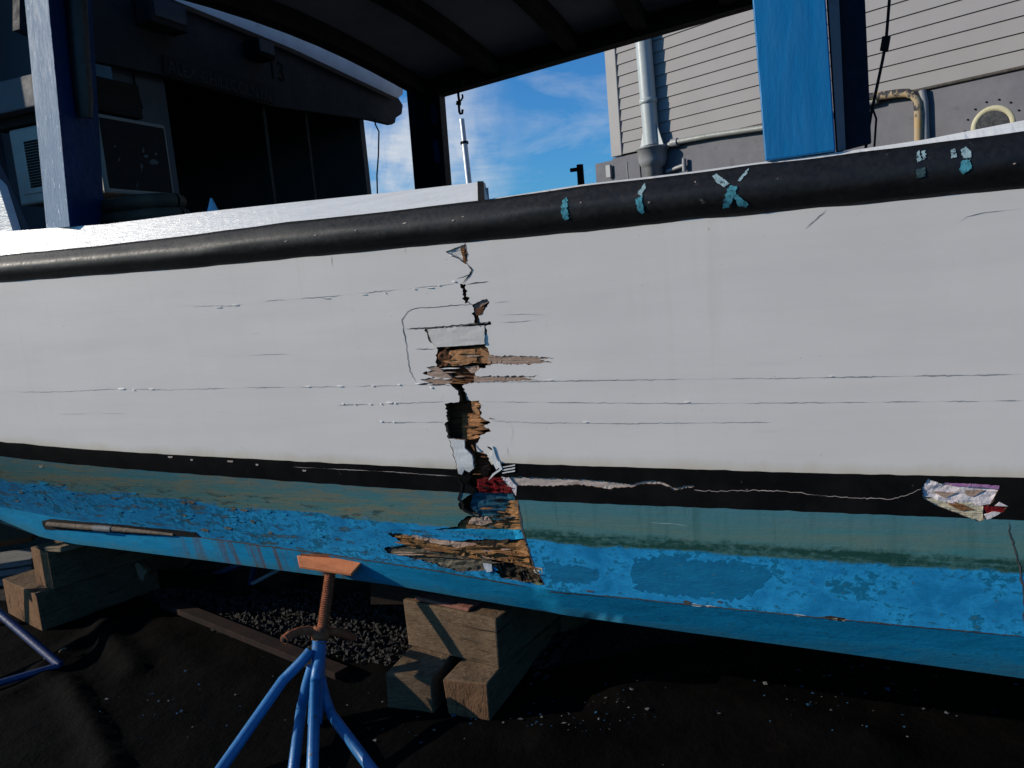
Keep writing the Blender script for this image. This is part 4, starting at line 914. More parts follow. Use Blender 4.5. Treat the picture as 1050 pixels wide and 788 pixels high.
mb.bbox(ls0, ls1, t0 - .006, t0 + .002, zb_ + .05, zt - .03); lv = mb.build('louvre_panel', 'ac_grey', acb)
for i in range(17):
    z = zb_ + .075 + i * (zt - zb_ - .14) / 17; mb = MB(); mb.bbox(-2.52, -2.19, t0 - .0085, t0 - .005, z, z + (zt - zb_) * .028); mb.build('louvre_slot', 'black', lv)
wb = [stz(at_s(x, y, -2.08)) for x, y in ((96, 76), (143, 92), (147, 120), (98, 110))]
mb = MB(); mb.bbox(-2.75, -2.08, .42, wb[1][1], zt + .015, wb[1][2] + .02); mb.build('wooden_locker', 'brownbox', boat, bevel=.006)
mb = MB(); mb.bbox(-2.7, -2.3, .34, .415, zt + .06, zt + .20); mb.build('junction_box', 'cabin', boat, bevel=.006)
mb = MB(); mb.tube([at_s(133, 30, SBK + .01), at_s(134, 60, SBK + .012), at_s(138, 85, SBK + .012), at_s(146, 112, SBK + .01)], .005, 6); mb.build('wall_cable', 'black', wh)
# sloping white side board at the forward end of the coaming
p = [at_t(-60, 130, .02), at_t(-2, 190, .02), at_t(13, 237, .02), at_t(-60, 246, .02)]
mb = MB(); mb.prism([q for q in p][::-1], T * .04); mb.build('side_board', 'gloss_white', boat, uvs=True)
p = [at_t(-30, 120, .07), at_t(2, 185, .07), at_t(24, 236, .07), at_t(-30, 244, .07)]
mb = MB(); mb.prism(p[::-1], T * .03); mb.build('side_board', 'cabin', boat)
# small fitting on the far side of the aft deck
p = at_t(596, 192, TF - .02); q = at_t(594.5, 169, TF - .02)
mb = MB(); mb.tube([p - Z * .4, q], [.028, .024], 10); mb.tube([q - Z * .03, q - Z * .03 - S * .07], .014, 8); mb.build('deck_fitting', 'black', boat)
# pads where things rest
mb = MB(); mb.bbox(-2.0, -1.15, .20, .62, 1.06, 1.88); mb.build('engine_box', 'cabin_dark', boat)

# ------------------------------------------------------------------ loose things on and about the boat
mb = MB(); c = at_t(146, 214, .40); c.z = 1.88
for lay in range(3):
    r = .17 - lay * .012
    mb.tube([c + S * math.cos(a) * r * 1.25 + T * math.sin(a) * r * .8 + Z * (.035 + lay * .062) for a in [2 * math.pi * i / 28 for i in range(29)]], .034, 10, cap=False)
tag(mb.build('hose_coil', 'hose', origin=Vector(c)), 'coil of dull brown hose just above the white coaming beside the forward post', 'hose')
c = at_t(216.5, 203.5, .32); hh = c.z - 1.88
mb = MB(); mb.lathe(Vector((c.x, c.y, 1.88)), Z, [(0, 0), (hh * .48, 0), (hh * .48, .012), (hh * .36, .014), (.004, hh), (0, hh)], 20, 0, False)
tag(mb.build('marker_cone', 'lightblue', origin=Vector((c.x, c.y, 1.88))), 'small light blue cone whose tip peeks over the white coaming', 'cone')
# double hook hanging from the roof edge
hk = at_t(470, 96, TF - .05); hk.z = zf(stz(hk)[0]) + .002
def hp(x, y): return at_t(x, y, TF - .05)
mb = MB()
mb.tube([hk, hp(470, 98), hp(471, 105)], .009, 8); mb.tube([hp(470.5, 103.5), hp(473, 103), hp(474.5, 100), hp(474, 97)], .007, 8)
mb.tube([hp(470.5, 104), hp(470, 108)], .018, 8); mb.tube([hp(470.5, 108), hp(471, 115), hp(472, 117), hp(474, 116.5), hp(474.3, 112.5)], .009, 8)
hook = tag(mb.build('hanging_hook', 'black', origin=hk), 'small black double hook hanging from the far roof edge against the sky', 'hook')
# dark cable hanging by the aft post
def cp(x, y): return at_t(x, y, 1.0)
mb = MB(); tp = cp(913, -40); s_, t_, _ = stz(tp); tp = rf(s_, t_)
mb.tube([tp, cp(912, 0), cp(910, 25), cp(908.5, 43), cp(905, 62), cp(898, 95), cp(893, 118), cp(888, 150), cp(886, 175)], .0055, 6)
mb.tube([cp(909, 38), cp(906.5, 52)], .016, 8); mb.tube([cp(905, 42.5), cp(912, 42)], .010, 6)
mb.tube([cp(903, 70), cp(897, 98), cp(895, 112), cp(898.5, 122), cp(897, 145), cp(895, 175)], .004, 6)
tag(mb.build('hanging_cable', 'black', origin=tp), 'thin black cable hanging from the roof just behind the broad blue post', 'cable')
mb = MB(); q = lambda x, y: at_s(x, y, SBK + .13)
mb.tube([q(384, 122), q(385, 128), q(388.5, 135), q(388, 160), q(386.5, 180), q(387, 200)], .006, 6)
tag(mb.build('dangling_wire', 'black', origin=q(384, 122)), 'thin dark cord hanging down the far edge of the wheelhouse', 'cord')

# ------------------------------------------------------------------ ground
mb = MB(); mb.add([(-1500, -1500, 0), (1500, -1500, 0), (1500, 1500, 0), (-1500, 1500, 0)], [(0, 1, 2, 3)])
tag(mb.build('ground', 'yard', origin=Vector((0, 0, 0))), kind='structure')
ridges = [([at_g(48, 690), at_g(75, 720), at_g(100, 770), at_g(120, 830)], .025, .05), ([at_g(70, 700), at_g(90, 735), at_g(118, 790)], .03, .035), ([at_g(110, 640), at_g(118, 665), at_g(140, 690)], .04, .06),
          ([at_g(40, 690), at_g(95, 655), at_g(112, 640)], .025, .05), ([at_g(150, 640), at_g(200, 690), at_g(260, 700)], .015, .08), ([at_g(640, 720), at_g(760, 730), at_g(900, 770)], .05, .10),
          ([at_g(560, 760), at_g(700, 700), at_g(800, 690)], .02, .08), ([at_g(420, 790), at_g(520, 760), at_g(640, 770)], .018, .07), ([at_g(0, 720), at_g(40, 700)], .02, .05)]
def seg_d(p, a, b):
    ab = b - a; t = max(0, min(1, (p - a).dot(ab) / ab.length_squared)); return (p - a - ab * t).length
def tarp_h(x, y):
    p = Vector((x, y, 0)); n1 = noise.noise((x * 1.7, y * 1.7, 1)); n2 = noise.noise((x * 5 + n1, y * 5, 4)); n3 = noise.noise((x * 13, y * 11, 9))
    h = .014 + .010 * n1 + .006 * n2 + .003 * n3 + .012 * max(0, .55 - abs(noise.noise((x * 2.3, y * 1.4, 20)) * 3)) 
    for ln, hh, w in ridges:
        d = min(seg_d(p, ln[i], ln[i + 1]) for i in range(len(ln) - 1))
        if d < w * 3: h += hh * .75 * math.exp(-(d / w) ** 2)
    return max(h, .005)
def cloth(name, outline, label, step=.035):
    ol = [Vector((p.x, p.y)) for p in outline]; pj = [tuple(p) for p in ol]
    xs_, ys_ = [p[0] for p in pj], [p[1] for p in pj]; pts = []; n = len(pj)
    ring = []
    for i in range(n):
        a, b = ol[i], ol[(i + 1) % n]; k = max(1, int((b - a).length / (step * 1.5)))
        for j in range(k):
            q = a + (b - a) * j / k; ring.append(q + Vector((noise.noise((q.x * 3, q.y * 3, 0)), noise.noise((q.x * 3, q.y * 3, 6)))) * .07)
    pts = list(ring); n = len(ring); rp_ = [tuple(p) for p in ring]
    y = min(ys_)
    while y < max(ys_):
        x = min(xs_)
        while x < max(xs_):
            if inside((x, y), rp_): pts.append(Vector((x + random.uniform(-.008, .008), y + random.uniform(-.008, .008))))
            x += step
        y += step
    V, E, F, *_ = delaunay_2d_cdt(pts, [(i, (i + 1) % n) for i in range(n)], [], 0, 1e-4)
    mb = MB(); mb.v = [Vector((p[0], p[1], tarp_h(p[0], p[1]))) for p in V]
    for f in F:
        if inside((sum(V[i][0] for i in f) / 3, sum(V[i][1] for i in f) / 3), rp_):
            ids = list(f); a, b, c = (mb.v[i] for i in ids)
            if (b - a).cross(c - a).z < 0: ids.reverse()
            mb.f.append(tuple(ids)); mb.mi.append(0); mb.smooth.append(True)
    return tag(mb.build(name, 'tarp'), label, 'ground cloth')
far_edge = [at_g(-250, 640), at_g(-60, 622), at_g(60, 618), at_g(150, 612), at_g(215, 640), at_g(300, 668), at_g(420, 682), at_g(560, 690), at_g(680, 660), at_g(860, 650)]
cloth('ground_cloth', [Vector((-4.2, .6, 0)), Vector((2.8, .6, 0)), Vector((2.9, 3.2, 0))] + far_edge[::-1], 'rumpled black ground cloth under the jack stand, littered with paint chips')
cloth('ground_cloth', [at_g(225, 612), at_g(330, 616), at_g(430, 622), at_g(520, 630), at_g(700, 600), at_g(660, 560), at_g(420, 575), at_g(300, 588), at_g(150, 588), at_g(140, 600)], 'second black cloth beyond the strip of bare gravel', .06)
# loose stones in the bare strip between the cloths
mb = MB(); rnd = random.Random(3); strip = [tuple(at_g(x, y))[:2] for x, y in ((150, 606), (225, 606), (330, 610), (440, 616), (540, 622), (600, 640), (560, 700), (420, 690), (300, 676), (215, 648))]
bx = [min(p[0] for p in strip), max(p[0] for p in strip), min(p[1] for p in strip), max(p[1] for p in strip)]
cnt = 0
while cnt < 4200:
    x, y = rnd.uniform(bx[0], bx[1]), rnd.uniform(bx[2], bx[3])
    if not inside((x, y), strip): continue
    cnt += 1; r = rnd.uniform(.007, .017); c = Vector((x, y, rnd.uniform(.004, .02))); a = rnd.uniform(0, 6.28)
    e1 = Vector((math.cos(a), math.sin(a), rnd.uniform(-.4, .4))) * r * rnd.uniform(.9, 1.5); e2 = Vector((-math.sin(a), math.cos(a), rnd.uniform(-.4, .4))) * r; e3 = Vector((rnd.uniform(-.3, .3), rnd.uniform(-.3, .3), 1)) * r * .8
    k = lambda: rnd.uniform(.75, 1.15)
    v = [c + e1 * k() + e2 * .4, c - e1 * k() + e2 * .3, c + e2 * k() - e1 * .2, c - e2 * k(), c + e3 * k() + e1 * .3, c + e3 * k() - e2 * .4, c - e3]
    mb.add(v, [(0, 2, 4), (2, 5, 4), (2, 1, 5), (1, 3, 5), (3, 4, 5), (3, 0, 4), (2, 0, 6), (1, 2, 6), (3, 1, 6), (0, 3, 6)])
tag(mb.build('gravel', 'stone1'), 'strip of loose grey gravel showing between the black cloths', 'gravel', kind='stuff')
# fallen paint chips
mb = MB(); rnd = random.Random(11)
cl_ = [(860, 700, 140, 36, 190), (640, 735, 60, 22, 130), (560, 745, 60, 28, 90), (150, 740, 90, 40, 90), (420, 740, 200, 50, 120), (240, 730, 120, 50, 60), (880, 740, 150, 40, 120)]
for cx, cy, sx, sy, n in cl_:
    for _ in range(int(n * .3)):
        p = at_g(cx + rnd.gauss(0, sx * .5), cy + rnd.gauss(0, sy * .5)); r = rnd.choice((.002, .002, .003, .003, .004, .007)) * rnd.uniform(.7, 1.3) * (1.5 if cx == 860 else 1)
        p.z = tarp_h(p.x, p.y) + .006; a = rnd.uniform(0, 6.28)
        v = [p + Vector((math.cos(a + b) * r * rnd.uniform(.6, 1.5), math.sin(a + b) * r * rnd.uniform(.6, 1.5), rnd.uniform(-.3, .5) * r)) for b in (0, 1.3, 2.8, 4.4)]
        mb.add(v, [(0, 1, 2, 3)], 0 if rnd.random() < .45 else 1)
tag(mb.build('paint_chips', ['chipwhite', 'chipblue']), 'scatter of white and blue paint chips fallen on the black cloth', 'paint chips', kind='stuff')
# narrow white slivers near the far-left stand foot
for px_ in ((47, 689, 53, 687, 'thin pale splinter lying beside the dark stand foot'), (62, 679, 70, 675, 'bent pale splinter lying just behind the dark stand foot')):
    a, b = at_g(px_[0], px_[1]), at_g(px_[2], px_[3]); a.z = tarp_h(a.x, a.y) + .012; b.z = tarp_h(b.x, b.y) + .014
    mb = MB(); mb.tube([a, (a + b) / 2 + Z * .008, b], [.003, .006, .003], 6); tag(mb.build('wood_splinter', 'shim'), px_[4], 'splinter', 'pale splinters on the cloth')

# ------------------------------------------------------------------ jack stands
def lay(x, y, t): return at_t(x, y, t + .15 * max(0, min(1, (690 - y) / 90)))
stand = empty('jack_stand', at_g(318, 830), 'blue jack stand with rusty screw and orange pad, propping the hull in the foreground', 'jack stand')
pl = [lay(304.5, 569.5, -.05), lay(372.5, 574.5, -.03), lay(360, 588.5, -.10), lay(306.7, 580.5, -.11)]
mb = MB(); n_ = (pl[1] - pl[0]).cross(pl[3] - pl[0]).normalized()
if n_.dot(CAM - pl[0]) < 0: n_ = -n_
mb.hexa([p - n_ * .012 for p in pl], pl)
pad = mb.build('pad_plate', 'orange', stand, bevel=.002)
mb = MB(); mb.hexa([lay(309, 571, -.046), lay(371, 575.5, -.028), lay(371, 576.5, .04), lay(309, 571.5, .04)], [lay(308, 567.5, -.048), lay(371, 571.5, -.028), lay(371, 571.5, .045), lay(308, 567.5, .045)]); mb.build('pad_top', 'rust', pad)
a, b = lay(339.5, 583, -.055), lay(328.5, 660, -.115); L = (b - a).length
prof = [(0, 0)]; h = 0
while h < L: prof += [(.0185, h), (.0225, h + .004), (.0185, h + .008)]; h += .0085
prof.append((0, L))
mb = MB(); mb.lathe(a, b - a, prof, 18, 0, False); mb.build('screw', 'rust', stand)
ax = (b - a).normalized(); c0 = lay(329.5, 644, -.11)
mb = MB(); mb.lathe(c0, ax, [(.02, 0), (.032, 0), (.036, .008), (.036, .028), (.031, .036), (.031, .046), (.02, .046)], 20); mb.build('collar_nut', 'rust', stand)
mb = MB(); cc = c0 + ax * .016
hp_ = [lay(291, 656.5, -.24), lay(297, 651.5, -.215), lay(306, 648, -.18), lay(316, 646.5, -.14), cc, lay(343, 648, -.06), lay(354, 651, .0), lay(362, 654, .04)]
mb.tube(hp_, [.0165] * 8, 12); d = (hp_[0] - hp_[1]).normalized()
handle = mb.build('turning_handle', 'rust', stand)
mb = MB(); mb.lathe(hp_[0] + d * .001, d, [(.0, 0.0), (.0115, .0), (.0115, .0008), (0, .0008)], 14); mb.build('handle_bore_disc', 'black', handle)  # black disc standing for the darkness of the hollow tube end
tb, te = c0 + ax * .045, lay(323, 742, -.16)
mb = MB(); mb.tube([tb, te], .027, 18); mb.build('stand_tube', 'standblue', stand)
legs = [([lay(318, 668, -.135), lay(311, 677, -.15), lay(290, 698, -.19)], (205, 826)), ([lay(320, 684, -.17), lay(314, 704, -.18), lay(308.5, 730, -.20)], (292, 872)),
        ([lay(327.5, 680, -.165), lay(324.5, 690, -.185), lay(323.5, 702, -.20)], (319, 850)), ([lay(329, 696, -.10), lay(333, 716, -.10), lay(340, 733, -.11)], (394, 811))]
for i, (up, ft) in enumerate(legs):
    foot = at_g(*ft); foot.z = .018
    mb = MB(); pts = up + [foot]; pts = [pts[0]] + bez(pts[0].lerp(pts[1], .6), pts[1], pts[2].lerp(pts[1], .3), 4) + [pts[2], pts[3]]
    mb.tube(pts, .0195, 14); lg = mb.build('leg', 'standblue', stand)
    mb = MB(); mb.lathe(foot - Z * .016, Z, [(0, 0), (.05, 0), (.05, .008), (0, .008)], 16, 0, False); mb.build('foot_plate', 'standblue', lg)
def slim_stand(name, top, feet, cross, label):
    o = empty(name, Vector((top.x, top.y, 0)), label, 'jack stand')
    for f in feet:
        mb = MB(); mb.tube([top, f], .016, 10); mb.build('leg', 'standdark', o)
    for a, b in cross:
        mb = MB(); mb.tube([a, b], .012, 8); mb.build('brace', 'steel', o)
    mb = MB(); mb.tube([top - Z * .05, top + Z * .16], .02, 10); mb.build('screw', 'rust', o)
tpz = at_d(264, 572, 4.6)
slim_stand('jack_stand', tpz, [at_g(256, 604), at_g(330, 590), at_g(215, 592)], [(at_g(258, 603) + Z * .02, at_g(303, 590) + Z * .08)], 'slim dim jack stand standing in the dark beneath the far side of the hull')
# braced dark stand at the far left
ls = empty('jack_stand', at_g(-40, 690), 'dark blue braced stand leg reaching in at the far left beside the timber stack', 'jack stand')
f1 = at_g(63, 690); f1.z = .035; u1 = at_t(-75, 565, .1)
f2 = at_g(-90, 735); f2.z = .035; f3 = at_g(-130, 650); f3.z = .035
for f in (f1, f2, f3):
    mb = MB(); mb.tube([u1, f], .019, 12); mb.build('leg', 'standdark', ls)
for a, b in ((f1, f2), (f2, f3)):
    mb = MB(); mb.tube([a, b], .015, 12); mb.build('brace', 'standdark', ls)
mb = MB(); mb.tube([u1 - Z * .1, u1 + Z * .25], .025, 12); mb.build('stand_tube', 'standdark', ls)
mb = MB(); mb.tube([u1 + Z * .2, at_t(-60, 520, .33)], .02, 12); mb.build('screw', 'rust', ls)

# ------------------------------------------------------------------ timber cribbing
def timber(name, A, Bp, z0, h, L, label, mats=('block', 'blockend'), endgrain=True, group='timber blocks under the keel', skew=0, jog=0):
    """block with its front face from A to Bp, running L back"""
    A = Vector((A.x, A.y, z0)); Bp = Vector((Bp.x, Bp.y, z0)); e = Bp - A; n = Vector((-e.y, e.x, 0)).normalized()
    if n.y < 0: n = -n
    n = (n + e.normalized() * skew).normalized() * L
    mb = MB(); k = lambda: Vector((random.uniform(-.009, .009), random.uniform(-.008, .008), random.uniform(-.003, .003)))
    q = [A, Bp, Bp + n, A + n]; tp = [p + Z * h + k() for p in q]; tp[2].z = tp[1].z; tp[3].z = tp[0].z
    mb.hexa(q, tp)
    mb.mi = [0, 0, 1 if endgrain else 0, 0, 1 if endgrain else 0, 0]
    o = mb.build(name, list(mats), origin=A, bevel=.006)
    return tag(o, label, 'timber block', group)
low = timber('timber_block', at_g(460, 736.7), at_g(503, 743.6), .012, .145, .75, 'square reddish block, right one of the lower pair under the hull middle')
timber('timber_block', at_g(398, 730.5), at_g(445, 736.5), .012, .145, .7, 'fuzzy rounded block end, left one of the lower pair under the hull middle', ('block', 'block'))
zb2 = .158
A_, B_ = at_g(418.8, 662, zb2), at_g(511.6, 686, zb2)
timber('timber_block', A_, B_, zb2 + .001, .19, .45, 'big squared timber lying across the two lower blocks under the hull middle', ('block', 'block'), False)
zt2 = zb2 + .193
a_, b_ = at_g(424, 616, zt2), at_g(480, 628.5, zt2)
timber('wood_shim', a_, b_, zt2 + .002, .012, .5, 'thin red-stained shim on top of the middle timber stack', ('reddish', 'reddish'), False, 'shims between timber and hull')
timber('timber_block', at_g(536, 640), at_g(577, 654), .0, .44, .3, 'pale upright timber in the shade just right of the middle stack', ('block', 'block'), False)
# left stack
def corner(name, C_, Lf, Rt, z0, h, label, mats=('block', 'blockend')):
    """block seen on its corner: C_ near corner, Lf left end of the lit face, Rt far end of the dark face"""
    C_, Lf, Rt = (Vector((p.x, p.y, z0)) for p in (C_, Lf, Rt)); D = Lf + (Rt - C_)
    mb = MB(); q = [Lf, C_, Rt, D]; tp = [p + Z * h for p in q]; mb.hexa(q, tp); mb.mi = [0, 0, 1, 0, 1, 0]
    return tag(mb.build(name, list(mats), origin=C_, bevel=.006), label, 'timber block', 'timber blocks under the keel')
C1 = at_g(44, 651); L1 = at_g(9, 632); e = (C1 - L1); perp = Vector((-e.y, e.x, 0)).normalized()
if perp.x < 0: perp = -perp
R1 = C1 + perp * .62
corner('timber_block', C1, L1, R1, .012, .20, 'broad bottom block of the timber stack at the far left')
zb3 = .214
C2 = at_g(55, 605.6, zb3); L2 = at_g(37.5, 599, zb3); R2 = C2 + (R1 - C1).normalized() * .56
corner('timber_block', C2, L2, R2, zb3, .20, 'upper block of the far left stack, pale end with a red-brown stain')
zw = zb3 + .202
a_ = at_g(46, 566, zw); b_ = at_g(62, 567, zw)
timber('wood_shim', a_, b_, zw, .03, .45, 'pale wedge between the far left stack and the hull', ('shim', 'shim'), False, 'shims between timber and hull', skew=.6)
timber('timber_block', at_g(150, 585), at_g(187, 583), .0, .13, .5, 'low grey timber on the ground behind the far left stack', ('block', 'block'), False)
a_ = at_g(139, 597); mb = MB()
pp = [(138, 579), (141, 577), (151, 586), (148.5, 589), (147.5, 596), (143, 594.5)]
mb.prism([at_d(x, y, 4.35) for x, y in pp][::-1], FW * .05); tag(mb.build('broken_board', 'shim'), 'small pale broken board end leaning behind the far left stack', 'board')
# rusty flat bar and planks on the ground
def plank(name, a, b, w, h, z, mat, label, cat, group=None):
    d = (b - a).normalized(); n = Vector((-d.y, d.x, 0)); mb = MB()
    q = [a, b, b + n * w, a + n * w]; q = [Vector((p.x, p.y, z)) for p in q]; mb.hexa(q, [p + Z * h for p in q]); return tag(mb.build(name, mat, bevel=.003), label, cat, group)
plank('steel_bar', at_g(165, 629), at_g(345, 705), .07, .03, .03, 'rustdark', 'long rusty steel bar lying on the black cloth behind the jack stand', 'steel bar')
for i, (ya, yb, z, lab) in enumerate(((612, 596, .01, 'lowest grey plank of the lumber pile at the left edge'), (600, 587, .055, 'second grey plank up in the lumber pile at the left edge'), (592, 579, .10, 'third grey plank up in the lumber pile at the left edge'), (570, 556, .15, 'dark topmost plank of the lumber pile at the left edge'))):
    a = at_g(-170, ya + 18, z); b = at_g(33, yb, z)
    plank('lumber_plank', a, b, .26 if i < 3 else .5, .036, z, 'lumber' if i < 3 else 'brown', lab, 'plank', 'planks piled at the left edge')

# ------------------------------------------------------------------ building behind
BET = math.atan(820 / 705)
WB = Vector((math.cos(BET), -math.sin(BET), 0)); WN = Vector((-math.sin(BET), -math.cos(BET), 0))
WP = at_d(626, 165, 9.0)
def wl(x, y, out=0): return plane_hit(x, y, WP + WN * out, WN)
def wuz(P): return (P - WP).dot(WB), P.z
def wp(u, z, out=0): return Vector((WP.x, WP.y, 0)) + WB * u + WN * out + Z * z
zfnd = (wuz(wl(690, 146))[1] + wuz(wl(1000, 80))[1]) / 2
uc = wuz(wl(630, 160))[0]; uE = 9.0; zt_ = 6.6
bld = empty('building', wp(3, 0, -2), 'grey building clad in pale beige horizontal siding above a painted concrete base', 'building')
mb = MB(); c = .118; z = zfnd; V = []
u0 = uc + .13
while z < zt_:
    a = [wp(u0, z, .018), wp(uE, z, .018), wp(uE, z + c, .004), wp(u0, z + c, .004)]; mb.add(a, [(0, 1, 2, 3)])
    mb.add([wp(u0, z, .018), wp(uE, z, .018), wp(uE, z, -.004), wp(u0, z, -.004)], [(3, 2, 1, 0)]); z += c
mb.build('siding', 'siding', bld)
mb = MB(); mb.hexa([wp(uc, zfnd, -.01), wp(uE, zfnd, -.01), wp(uE, zfnd, -4), wp(uc, zfnd, -4)], [wp(uc, zt_, -.01), wp(uE, zt_, -.01), wp(uE, zt_, -4), wp(uc, zt_, -4)]); mb.build('wall', 'siding', bld)
mb = MB(); mb.hexa([wp(uc - .02, zfnd - .01, .03), wp(uc + .13, zfnd - .01, .03), wp(uc + .13, zfnd - .01, -.06), wp(uc - .02, zfnd - .01, -.06)], [wp(uc - .02, zt_, .03), wp(uc + .13, zt_, .03), wp(uc + .13, zt_, -.06), wp(uc - .02, zt_, -.06)]); mb.build('corner_trim', 'trim', bld, bevel=.006)
ul = wuz(wl(609.5, 175))[0]
zl_ = wuz(wl(618, 166.5))[1]
mb = MB(); mb.hexa([wp(uc - .03, 0, .0), wp(uE, 0, .0), wp(uE, 0, -4), wp(uc - .03, 0, -4)], [wp(uc - .03, zfnd - .02, .0), wp(uE, zfnd - .02, .0), wp(uE, zfnd - .02, -4), wp(uc - .03, zfnd - .02, -4)]); fnd = mb.build('concrete_base', 'found', bld)
mb = MB(); mb.hexa([wp(ul, 0, -.02), wp(uc - .034, 0, -.02), wp(uc - .034, 0, -2), wp(ul, 0, -2)], [wp(ul, zl_, -.02), wp(uc - .034, zl_, -.02), wp(uc - .034, zl_, -2), wp(ul, zl_, -2)]); mb.build('side_ledge', 'found', bld)
p = wl(624.5, 176, .02); mb = MB(); mb.box(p, WB * .035, WN * .02, Z * .07); mb.build('outlet_box', 'hopper', fnd, bevel=.005)
for x in (642.5, 656):
    a = wl(x, 166, .002); b = wl(x + 1.5, 184, .002); mb = MB(); mb.tube([a, b], .006, 6); mb.build('joint_line', 'trim' if x < 650 else 'black', fnd)
mb = MB(); a, b = wp(wuz(wl(657, 152))[0], zfnd - .012, .012), wp(uE, zfnd - .012, .012); mb.tube([a, b], .014, 6); mb.build('drip_edge', 'crack', bld)
# drainpipe with hopper
po = .10
pb = wl(668.5, 149, po); up_ = wuz(pb)[0]
lean = (wl(659.5, 42, po) - wl(668, 145, po)).normalized()
mb = MB(); mb.tube([pb, pb + lean * 1.7, pb + lean * 3.4], .084, 20); dp = mb.build('drainpipe', 'downpipe', bld)
for z_ in (.42, 1.5):
    mb = MB(); mb.lathe(pb + lean * z_, lean, [(.084, 0), (.094, .002), (.094, .05), (.084, .052)], 20); mb.build('pipe_clip', 'downpipe', dp)
ht = pb + Z * .0
mb = MB(); mb.lathe(ht - Z * .02, -Z, [(.0, -.002), (.165, 0), (.172, .006), (.172, .02), (.158, .024), (.15, .14), (.125, .20), (.085, .22), (.082, .36), (0, .36)], 24); hop = mb.build('drain_hopper', 'hopper', dp)
for sx in (-1, 1):
    q = [pb + WB * sx * .083 + Z * .20, pb + WB * sx * .083 - Z * .018, pb + WB * sx * .155 - Z * .018]
    mb = MB(); mb.prism(q, WN * .012); mb.build('pipe_gusset', 'downpipe', dp)
# conduits
cz = zfnd + .03
mb = MB(); pA = wl(692, 145, .05); uA = wuz(pA)[0]
cv = [wl(782, 131.5, .05), wl(730, 139, .05), wl(695, 145.5, .05), wl(685, 149, .05), wl(679, 157, .05), wl(677, 168, .05), wl(677, 183, .05), wl(677, 195, .05)]
cvx = [wl(900, 103, .05)] + cv
mb.tube(cvx, .028, 12); cn = mb.build('conduit', 'conduit', bld)
mb = MB(); mb.tube([wl(689, 147, .05), wl(695, 145.8, .05)], .042, 12); mb.build('conduit_collar', 'hopper', cn)
mb = MB(); mb.tube([wl(680, 149, .07), wl(674, 158, .07), wl(674, 170, .07), wl(674.5, 195, .07)], .022, 10); mb.build('conduit', 'conduit', bld)
mb = MB(); mb.tube([wl(684, 176, .04), wl(699, 170.5, .04), wl(701.5, 169.5, .04)], .02, 10); mb.tube([wl(701.5, 163, .04), wl(701.8, 176, .04)], .022, 10); mb.build('hose_tap', 'hopper', bld)
mb = MB(); yp = [wl(885, 100.5, .06), wl(900, 99, .06), wl(920, 96, .06), wl(930, 95.5, .06), wl(937, 98, .06), wl(941, 105, .06), wl(942, 116, .06), wl(942, 150, .06)]
mb.tube(yp, .034, 14); mb.build('elbow_pipe', 'yellowpipe', bld)
mb = MB(); mb.tube([wl(945.5, 93, .035), wl(948, 105, .03), wl(949.5, 150, .03)], [.03, .03, .03], 12); mb.build('riser_pipe', 'hopper', bld)
# round port light
pc = wl(1018, 130, .0)
pr = (wl(1018, 130) - wl(1018, 107.5)).length * .96
mb = MB(); mb.lathe(pc - WN * .01, WN, [(pr, 0), (pr, .010), (pr * .96, .018), (pr * .84, .018), (pr * .74, .010), (pr * .73, .0)], 40); ring = mb.build('porthole_ring', 'brass', bld)
mb = MB(); mb.lathe(pc, WN, [(0, .005), (pr * .74, .005)], 32, 0, False); mb.build('porthole_glass', 'glass', ring)
for k in range(14):
    a = 2 * math.pi * k / 14; q = pc + (WB * math.cos(a) + Z * math.sin(a)) * pr * 1.25
    mb = MB(); mb.lathe(q, WN, [(.007, 0), (.007, .008), (0, .01)], 8); mb.build('bolt', 'black', ring)
# slim pole standing in the yard behind the boat
pt = at_d(473.5, 122.5, 9.5); pq = at_d(481, 190, 9.5); dv = (pq - pt).normalized(); pe = pt + dv * (pt.z / -dv.z)
mb = MB(); k_ = pt.lerp(pq, .36); mb.tube([pe, k_], .036, 12); mb.tube([k_, pt], .030, 12)
pole = mb.build('pole', 'steel', origin=pe); tag(pole, 'slim pale metal pole rising behind the boat left of the building', 'pole')
mb = MB(); mb.tube([k_ - dv * .012, k_ + dv * .012], .05, 12); mb.build('pole_joint', 'black', pole)

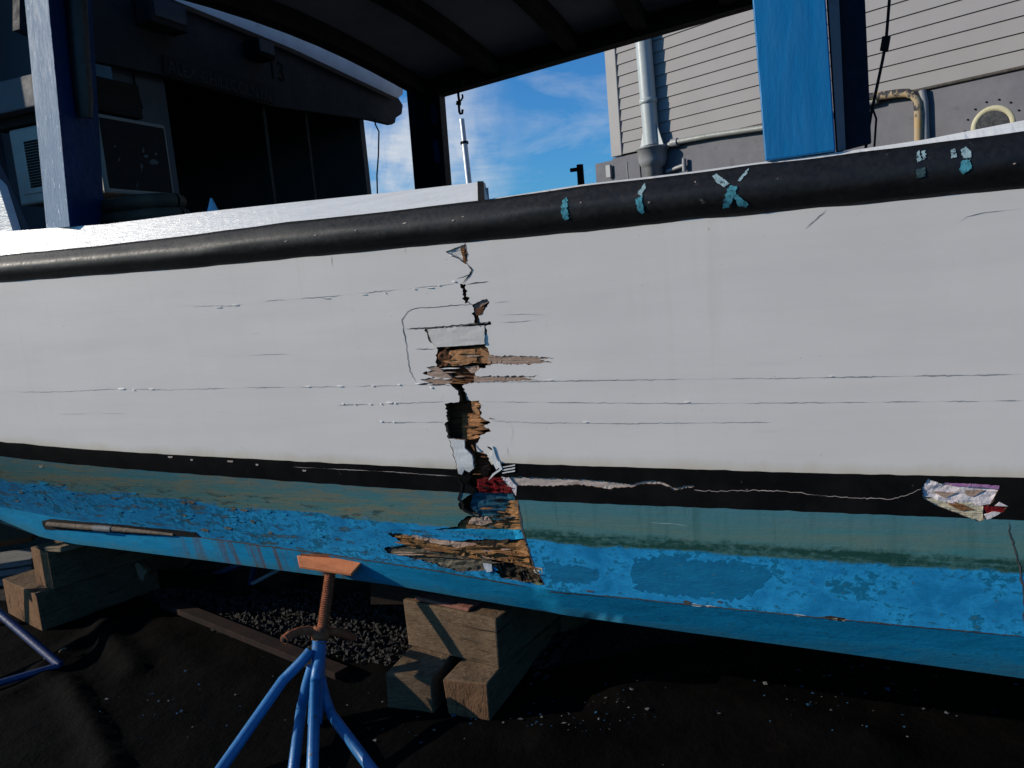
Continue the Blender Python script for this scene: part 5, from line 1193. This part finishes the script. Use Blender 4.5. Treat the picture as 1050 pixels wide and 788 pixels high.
# ------------------------------------------------------------------ daylight
EL, ALPHA = rad(22), rad(1)
sun_dir = Vector((-math.cos(ALPHA) * math.cos(EL), math.sin(ALPHA) * math.cos(EL), math.sin(EL)))
ld = bpy.data.lights.new('sun', 'SUN'); ld.energy = 4.6; ld.angle = rad(.5); ld.color = (1, .90, .76)
lo_ = bpy.data.objects.new('sun', ld); COL.objects.link(lo_); lo_.rotation_euler = (-sun_dir).to_track_quat('-Z', 'Y').to_euler()
w = bpy.data.worlds.new('World'); SC.world = w; w.use_nodes = True; nt = w.node_tree; g = G(nt)
bg = nt.nodes['Background']
sky = g.n('ShaderNodeTexSky', sky_type='NISHITA'); sky.sun_disc = False; sky.sun_elevation = EL; sky.sun_rotation = math.atan2(sun_dir.x, sun_dir.y)
sky.air_density = 1.0; sky.dust_density = .6; sky.ozone_density = 2.5
vec = g.coord('Generated', (1, 1, 1))
v2 = g.coord('Generated', (2.2, 2.2, 9.0), rot=(0, rad(-14), 0))
n1 = g.noise(v2, 2.3, 9, .62, .5); n2 = g.noise(vec, 5.0, 5, .6, .3)
zc = g.sep(vec)[2]
low_ = g.ramp(zc, (.05, 1.0), (.55, .35))
cm = g.ramp(g.math('ADD', g.math('MULTIPLY', n1, .72), g.math('MULTIPLY', n2, .3)), (.54, 0.0), (.78, .5))
cm = g.math('MULTIPLY', cm, low_)
dn = g.n('ShaderNodeVectorMath', operation='DOT_PRODUCT'); g.link(vec, dn.inputs[0]); dn.inputs[1].default_value = ray(398, 172).normalized()
lc = g.math('MULTIPLY', g.ramp(dn.outputs['Value'], (.985, 0.0), (.9992, 1.0)), g.ramp(g.math('ADD', g.math('MULTIPLY', n1, .5), g.math('MULTIPLY', g.noise(vec, 11, 7, .6, .4), .5)), (.42, 0.0), (.60, 1.0)))
cm = g.math('MAXIMUM', cm, lc)
blue_sky = g.mix(1.0, sky.outputs[0], (.36, .98, 1.6, 1), 'MULTIPLY')
col = g.mix(cm, blue_sky, (8, 8.4, 9.0, 1))
g.link(col, bg.inputs[0]); bg.inputs[1].default_value = .084
SC.view_settings.view_transform = 'Standard'; SC.view_settings.look = 'None'; SC.view_settings.exposure = 0; SC.view_settings.gamma = 1
SC.render.engine = 'CYCLES'
